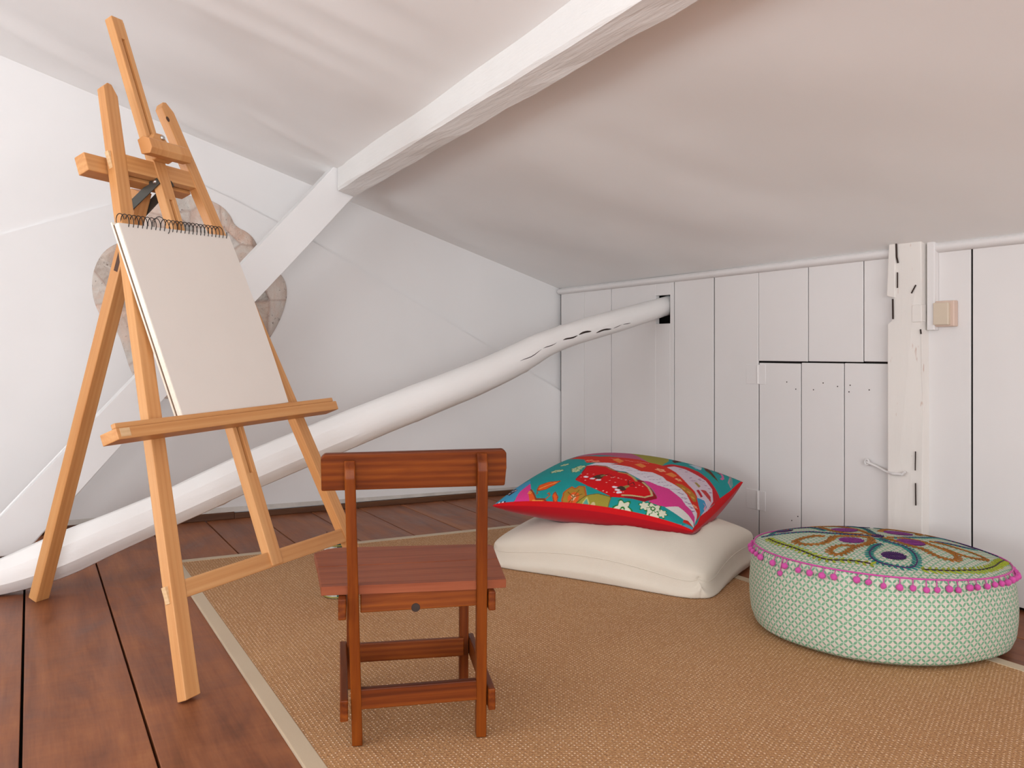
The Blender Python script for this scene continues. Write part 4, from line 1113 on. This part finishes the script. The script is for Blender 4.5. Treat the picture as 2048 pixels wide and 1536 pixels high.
(0, (155, 140, 80), (218, -696, 256, -649, 279, -673, 256, -729)),
(1, (50, 12, 18), 7, (256, -649, 279, -562, 309, -613)),
(1, (50, 12, 18), 7, (256, -649, 226, -562, 233, -522)),
(1, (50, 12, 18), 7, (279, -661, 324, -637)),
(0, (190, 90, 125), (-718, 203, -673, 562, -302, 643, -412, 613, -141, 655, 24, 368, 187, 187, 71, 233, -249, 180, -156, 241, -702, 302)),
(0, (160, 150, 55), (-195, 649, 71, 702, 164, 707, 241, 734, 324, 475, 339, 195, 187, 187, 24, 368)),
(0, (190, 95, 105), (71, 702, 279, 745, 294, 745, 241, 729, 164, 718)),
(0, (45, 95, 60), (149, 707, 187, 724, 241, 729, 164, 718)),
(0, (40, 110, 65), (287, 745, 468, 790, 600, 831, 690, 865, 607, 836, 482, 790, 309, 750)),
(0, (80, 25, 20), (331, 562, 316, 740, 383, 760, 412, 667, 390, 468)),
(0, (215, 80, 105), (390, 755, 482, 790, 581, 818, 625, 702, 495, 775)),
(1, (225, 190, 170), 10, (383, 771, 482, 790, 575, 823)),
(0, (190, 205, 215), (502, 625, 536, 771, 613, 755, 655, 581, 613, 542)),
(1, (60, 130, 190), 12, (522, 613, 631, 556, 707, 509)),
(3, (190, 70, 90), 50, (679, 857), (215, 150, 60), 0, 5),
(3, (90, 50, 40), 40, (649, 844), (215, 150, 60), 0, 5),
(3, (60, 70, 40), 40, (718, 869), (215, 150, 60), 0, 5),
(3, (110, 40, 45), 35, (795, 800), (215, 150, 60), 0, 5),
(0, (95, 35, 25), (600, 823, 643, 840, 785, 625, 876, 495, 795, 542, 690, 637)),
(1, (60, 120, 30), 10, (702, 655, 795, 542, 876, 495)),
(1, (205, 100, 150), 22, (771, 895, 827, 795, 869, 690, 869, 625)),
(0, (120, 150, 150), (849, 927, 891, 946, 974, 702, 976, 594, 935, 655, 898, 865)),
(1, (190, 140, 150), 12, (853, 930, 898, 865, 935, 667, 972, 631)),
(0, (212, 6, 16), (884, 944, 1000, 1000, 988, 661, 974, 172, 976, -302, 969, -575, 998, -960, 989, -661, 992, -309, 993, 156, 1000, 685, 1000, 1000, 884, 944)),
(4, (212, 6, 16), 985),
]
gu = u[0]; gvv = v[:, 0]
def pairs(q, k): return [(q[i] / k, q[i + 1] / k) for i in range(0, len(q), 2)]
def window(P, pad):
    a = np.array(P, float).reshape(-1, 2); lo = a.min(0) - pad; hi = a.max(0) + pad
    j0, j1 = np.searchsorted(gu, (lo[0], hi[0])); i0, i1 = np.searchsorted(gvv, (lo[1], hi[1]))
    return slice(max(i0 - 1, 0), i1 + 1), slice(max(j0 - 1, 0), j1 + 1)
for it in PATCHES:
    k = it[0]; ink = lin(*it[1])
    if k == 4:
        dye[np.maximum(np.abs(u), np.abs(v)) > it[2] / 1000] = ink; continue
    if k == 0:
        P = pairs(it[2], 1000); w = window(P, 0); dye[w][in_poly(P, u[w], v[w])] = ink; continue
    r = it[2] / 1000; P = pairs(it[3], 1000)
    if k == 1:
        w = window(P, r); m = np.zeros(u[w].shape, bool)
        for (x0, y0), (x1, y1) in zip(P[:-1], P[1:]):
            dx, dy = x1 - x0, y1 - y0; L2 = dx * dx + dy * dy + 1e-9
            q = np.clip(((u[w] - x0) * dx + (v[w] - y0) * dy) / L2, 0, 1)
            m |= (u[w] - x0 - q * dx) ** 2 + (v[w] - y0 - q * dy) ** 2 < (r * 0.6) ** 2
        dye[w][m] = ink
    elif k == 2:
        w = window(P, r); dye[w][(u[w] - P[0][0]) ** 2 + (v[w] - P[0][1]) ** 2 < r * r] = ink
    else:
        w = window(P, r * 1.6); x = u[w] - P[0][0]; y = v[w] - P[0][1]
        rad = np.hypot(x, y); edge_ = r * (0.82 + 0.18 * np.cos(np.arctan2(y, x) * it[6]))
        if it[5]: dye[w][rad < edge_ * 1.22] = lin(*it[5])
        dye[w][rad < edge_] = ink; dye[w][rad < r * 0.25] = lin(*it[4])
link_mesh('patchwork_panel', grid_mesh('patchwork_panel', TPt, cols=dye), M['patch'], pat, True)
link_mesh('red_underside', grid_mesh('red_underside', TP_low[:, ::-1]), M['red'], pat, True)

# ------------------------------------------------------------------ pouf
PC = Vector((1.988, 1.6446, 0.0))
pouf = thing('floor_pouf', 'round pale green printed floor pouf with pink bobble trim and an embroidered top', 'pouf', (PC.x, PC.y, RZ))
def rim_z(th): return 0.213 + 0.013 * math.cos(th - math.radians(175))
NA = 256
th = np.linspace(0, 2 * PI, NA, endpoint=False)
zr = np.array([rim_z(a) for a in th])
prof = [(0.0, 0.0), (0.258, 0.0), (0.296, 0.003), (0.314, 0.013), (0.3235, 0.038), (0.3275, 0.075), (0.3285, 0.11), (0.3255, 0.150), (0.3205, 0.188), (0.314, 1.0)]
side = []
for r, z in prof:
    zz = zr if z == 1.0 else (RZ + 0.001 + z * (zr - RZ) / 0.213)
    wob = 1 + (0.006 * np.sin(th * 5 + 1) + 0.004 * np.sin(th * 9)) * (0 if z == 1.0 else 1)
    side.append(np.stack([PC.x + r * wob * np.cos(th), PC.y + r * wob * np.sin(th), zz + 0 * th], -1))
S = np.array(side)
# refine the profile
tt = np.linspace(0, len(prof) - 1, 40); S2 = np.stack([np.stack([np.interp(tt, range(len(prof)), S[:, k, c]) for c in range(3)], -1) for k in range(NA)], 1)
# cloth coordinates: arc length around, height up
uvs = np.zeros_like(S2); uvs[..., 0] = (th * 0.325)[None, :]; dl = np.linalg.norm(np.diff(S2, axis=0), axis=-1); uvs[1:, :, 1] = np.cumsum(dl, 0)
S2c = np.concatenate([S2, S2[:, :1]], 1); uvc = np.concatenate([uvs, uvs[:, :1] + np.array([2 * PI * 0.325, 0, 0]) * np.ones_like(uvs[:, :1])], 1)
link_mesh('side_panel', grid_mesh('side_panel', S2c, uv=uvc), M['petal'], pouf, True)
def dome(r, a):
    f = 1 - (r / 0.314) ** 2.6
    return rim_z(a) * (r / 0.314) ** 1.5 + 0.213 * (1 - (r / 0.314) ** 1.5) + 0.041 * f
rr = np.linspace(0.0005, 0.314, 60); RR, TH = np.meshgrid(rr, np.linspace(0, 2 * PI, NA + 1), indexing='ij')
DZ = np.vectorize(dome)(RR, TH)
top_ = np.stack([PC.x + RR * np.cos(TH), PC.y + RR * np.sin(TH), DZ], -1)
ca, sa = math.cos(0.5), math.sin(0.5)
uvt = np.stack([ca * RR * np.cos(TH) - sa * RR * np.sin(TH), sa * RR * np.cos(TH) + ca * RR * np.sin(TH), 0 * RR], -1)
link_mesh('top_panel', grid_mesh('top_panel', top_, uv=uvt), M['petal'], pouf, True)
def on_dome(x, y, up=0.0):
    r = min(math.hypot(x, y), 0.3139); a = math.atan2(y, x)
    return Vector((PC.x + x, PC.y + y, dome(r, a) + up))
mb = MB()
mb.tube([Vector((PC.x + 0.3165 * math.cos(a), PC.y + 0.3165 * math.sin(a), rim_z(a) + 0.001)) for a in np.linspace(0, 2 * PI, 97)[:-1]], 0.0022, 6, closed=True)
mb.build('trim_cord', M['pink'], pouf, True)
seen = [123.3, 134.0, 143.1, 148.0, 153.7, 159.7, 170.5, 175.5, 178.6, -173.9, -168.2, -162.5, -157.4, -148.2, -143.7, -138.0, -131.9, -126.8, -121.5, -117.2, -112.2, -108.1, -102.8, -98.9, -93.3, -88.3, -83.5, -78.1, -73.0, -66, -60]
drop = [0.018, 0.016, 0.016, 0.016, 0.016, 0.017, 0.018, 0.038, 0.016, 0.017, 0.017, 0.017, 0.015, 0.013, 0.015, 0.020, 0.019, 0.019, 0.021, 0.020, 0.017, 0.020, 0.015, 0.015, 0.015, 0.013, 0.013, 0.014, 0.012, 0.015, 0.016]
extra = list(np.arange(-54, 121, 6.2))
for a, d in list(zip(seen, drop)) + [(x, 0.016 + 0.003 * math.sin(x)) for x in extra]:
    a = math.radians(a); r = 0.0078 + random.uniform(-0.0008, 0.0010)
    zc = rim_z(a) - d; R2 = 0.3195 + r * 0.85
    c_ = Vector((PC.x + R2 * math.cos(a), PC.y + R2 * math.sin(a), zc))
    mb = MB()
    bmesh.ops.create_icosphere(mb.bm, subdivisions=2, radius=r, matrix=Matrix.Translation(c_))
    for vv_ in mb.bm.verts: vv_.co += (vv_.co - c_) * random.uniform(-0.10, 0.10)
    up_ = Vector((PC.x + 0.318 * math.cos(a + 0.006), PC.y + 0.318 * math.sin(a + 0.006), rim_z(a)))
    mb.tube([c_, (c_ + up_) / 2 + Vector((0, 0, 0.001)), up_], 0.0013, 5)
    mb.build('bobble', M['pink'], pouf, True)
# wool embroidery: stems and leaf stitches lying on the top panel (tenths of a millimetre, from the middle)
# 0 stem with leaves: stem thread, leaf thread, leaf length, leaf width, spacing, points; 1 satin oval: thread, radii, middle
STITCHES = [
(0, 5, 0, 165, 82, 165, (-2070, 1865, -2337, 1377, -2479, 811, -2558, 354, -2652, -102, -2699, -496, -2636, -874, -2447, -952, -2274, -1220, -2101, -1550)),
(0, 5, 0, 190, 82, 150, (-1314, -2369, -1031, -2526, -716, -2668, -307, -2747, 102, -2825, 574, -2778, 1062, -2636, 2148, -2133)),
(0, 3, 1, 145, 62, 125, (-716, -716, -1110, -811, -1598, -1078, -1849, -1361, -1912, -1661, -1834, -1802, -1723, -2007, -1566, -2180, -1361, -2211, -999, -2007, -669, -1676, -417, -1283, -338, -905, -386, -622, -260, -307)),
(1, 3, 210, 280, (-1236, -1519)),
(1, 3, 160, 160, (8, 8)),
(1, 1, 140, 100, (165, 323)),
(1, 1, 140, 100, (-275, -433)),
(0, 3, 1, 100, 50, 90, (-1881, 2337, -1661, 2133, -1361, 1818, -968, 1424, -842, 936, -574, 480, -228, 102)),
(0, 3, 1, 90, 50, 100, (-1550, 2306, -637, 2904, -307, 2699, -150, 2196, -559, 1314)),
(1, 3, 220, 220, (-984, 2353)),
(0, 2, 2, 130, 78, 135, (-1267, 669, -1220, 874, -1613, 936, -1960, 936, -2148, 842, -2227, 574, -2133, 323, -1897, 150, -1440, 275, -1047, 543, -716, 354, -338, 8)),
(0, 2, 2, 122, 74, 130, (-685, -496, -1141, -559, -1503, -559, -2023, -748, -2290, -748, -2322, -543, -2211, -354, -1881, -228, -1550, -275, -1472, -433)),
(0, 2, 2, 130, 78, 135, (-338, -39, -685, -417, -1047, -543)),
(1, 4, 240, 300, (-1031, -55)),
(1, 4, 260, 340, (-55, 1047)),
(0, 2, 2, 100, 60, 100, (-559, 2857, -291, 2699, 39, 2495, 354, 2274, 622, 2023, 433, 1361, 228, 716, -55, 134)),
(0, 2, 2, 100, 60, 100, (-118, 1849, -464, 1157, -496, 669, -197, 354)),
(0, 3, 1, 90, 50, 100, (716, 1975, 984, 1723, 700, 999, 134, 228)),
(1, 3, 160, 220, (1173, 1519)),
(1, 1, 140, 220, (1503, 1078)),
(0, 2, 2, 100, 60, 100, (637, 433, 1598, 984, 1834, 606, 2007, 291, 2070, 165, 1456, -134)),
(0, 2, 2, 120, 70, 100, (2117, 71, 2180, -55, 2227, -212)),
(0, 2, 2, 70, 50, 110, (2070, 118, 2259, -275, 2400, -606)),
(1, 4, 260, 360, (984, 118)),
(0, 2, 2, 130, 78, 135, (-71, -260, -87, -606, -197, -1110, -55, -1409, -181, -1708, -260, -1960, -181, -2196, 8, -2306, 291, -2196, 449, -1991, 512, -1692, 527, -1298, 559, -1031)),
(0, 2, 2, 90, 50, 100, (102, -228, 496, -574, 622, -984)),
(1, 4, 260, 340, (197, -889)),
(0, 2, 2, 100, 60, 100, (874, -921, 1062, -1188, 1141, -1535, 1283, -1834, 1298, -2054, 1330, -2180, 1157, -2337, 732, -2211, 574, -1944, 590, -1535)),
(0, 3, 1, 90, 50, 100, (197, -370, 1110, -527, 2274, -307, 2432, -700, 2526, -952, 2668, -1267, 2652, -1645)),
(0, 3, 1, 90, 50, 100, (1031, -968, 1393, -1157, 1582, -1424, 1944, -1472)),
(1, 3, 200, 260, (2526, -984)),
]
THREADS = [M['thread_green'], M['thread_teal'], M['thread_ochre'], M['thread_purple'], M['thread_magenta'], M['thread_dark']]
mb = MB()
def set_mat(n0, k):
    mb.bm.faces.ensure_lookup_table()
    for f_ in mb.bm.faces[n0:]: f_.material_index = k
def leaf(x, y, ang, ln, wd, k):
    """a padded leaf-shaped stitch starting at (x, y)"""
    n0 = len(mb.bm.faces); cu, su = math.cos(ang), math.sin(ang); rows_ = []
    for f_, w in ((0.0, 0.25), (0.25, 0.85), (0.6, 1.0), (0.88, 0.55), (1.0, 0.12)):
        row = []
        for e, up in ((-1, 0.0004), (-0.55, 0.0022), (0.55, 0.0022), (1, 0.0004)):
            px = x + cu * ln * f_ - su * wd * 0.5 * w * e; py = y + su * ln * f_ + cu * wd * 0.5 * w * e
            row.append(mb.bm.verts.new(on_dome(px, py, up)))
        rows_.append(row)
    for A, B in zip(rows_[:-1], rows_[1:]):
        for i in range(3): mb.bm.faces.new((A[i], A[i + 1], B[i + 1], B[i]))
    set_mat(n0, k)
def resample(P, st):
    P = np.array(P, float); d = np.r_[0, np.cumsum(np.hypot(*np.diff(P, axis=0).T))]
    n = max(3, int(d[-1] / st)); q = np.linspace(0, d[-1], n)
    X_ = np.interp(q, d, P[:, 0]); Y_ = np.interp(q, d, P[:, 1])
    if n > 5:
        X_[1:-1] = (X_[:-2] + 2 * X_[1:-1] + X_[2:]) / 4; Y_[1:-1] = (Y_[:-2] + 2 * Y_[1:-1] + Y_[2:]) / 4
    return X_, Y_
for it in STITCHES:
    if it[0] == 0:
        X_, Y_ = resample(pairs(it[6], 10000), it[5] / 10000); n0 = len(mb.bm.faces)
        mb.tube([on_dome(a, b, 0.0016) for a, b in zip(X_, Y_)], 0.0017, 5); set_mat(n0, it[1])
        for i in range(len(X_)):
            a0, a1 = max(i - 1, 0), min(i + 1, len(X_) - 1)
            an = math.atan2(Y_[a1] - Y_[a0], X_[a1] - X_[a0])
            for sg in (-1, 1): leaf(X_[i], Y_[i], an + sg * (0.95 + random.uniform(-0.1, 0.1)), it[3] / 10000 * random.uniform(0.85, 1.1), it[4] / 10000, it[2])
    else:
        (mx, my), = pairs(it[4], 10000); ra, rb = it[2] / 10000, it[3] / 10000; vx, vy = math.cos(0.98), math.sin(0.98)
        for j in np.arange(-rb, rb + 1e-6, 0.0042):
            h = ra * 1.2 * math.sqrt(max(0, 1 - (j / rb) ** 2)) + 0.003
            # satin stitches laid side by side across the oval, two from the middle outward
            for sgn in (0, 1): leaf(mx - vy * j - (1 - sgn) * vx * h, my + vx * j - (1 - sgn) * vy * h, math.atan2(vy, vx), h * 1.05, 0.0052, it[1])
mb.build('embroidery', THREADS, pouf, False)
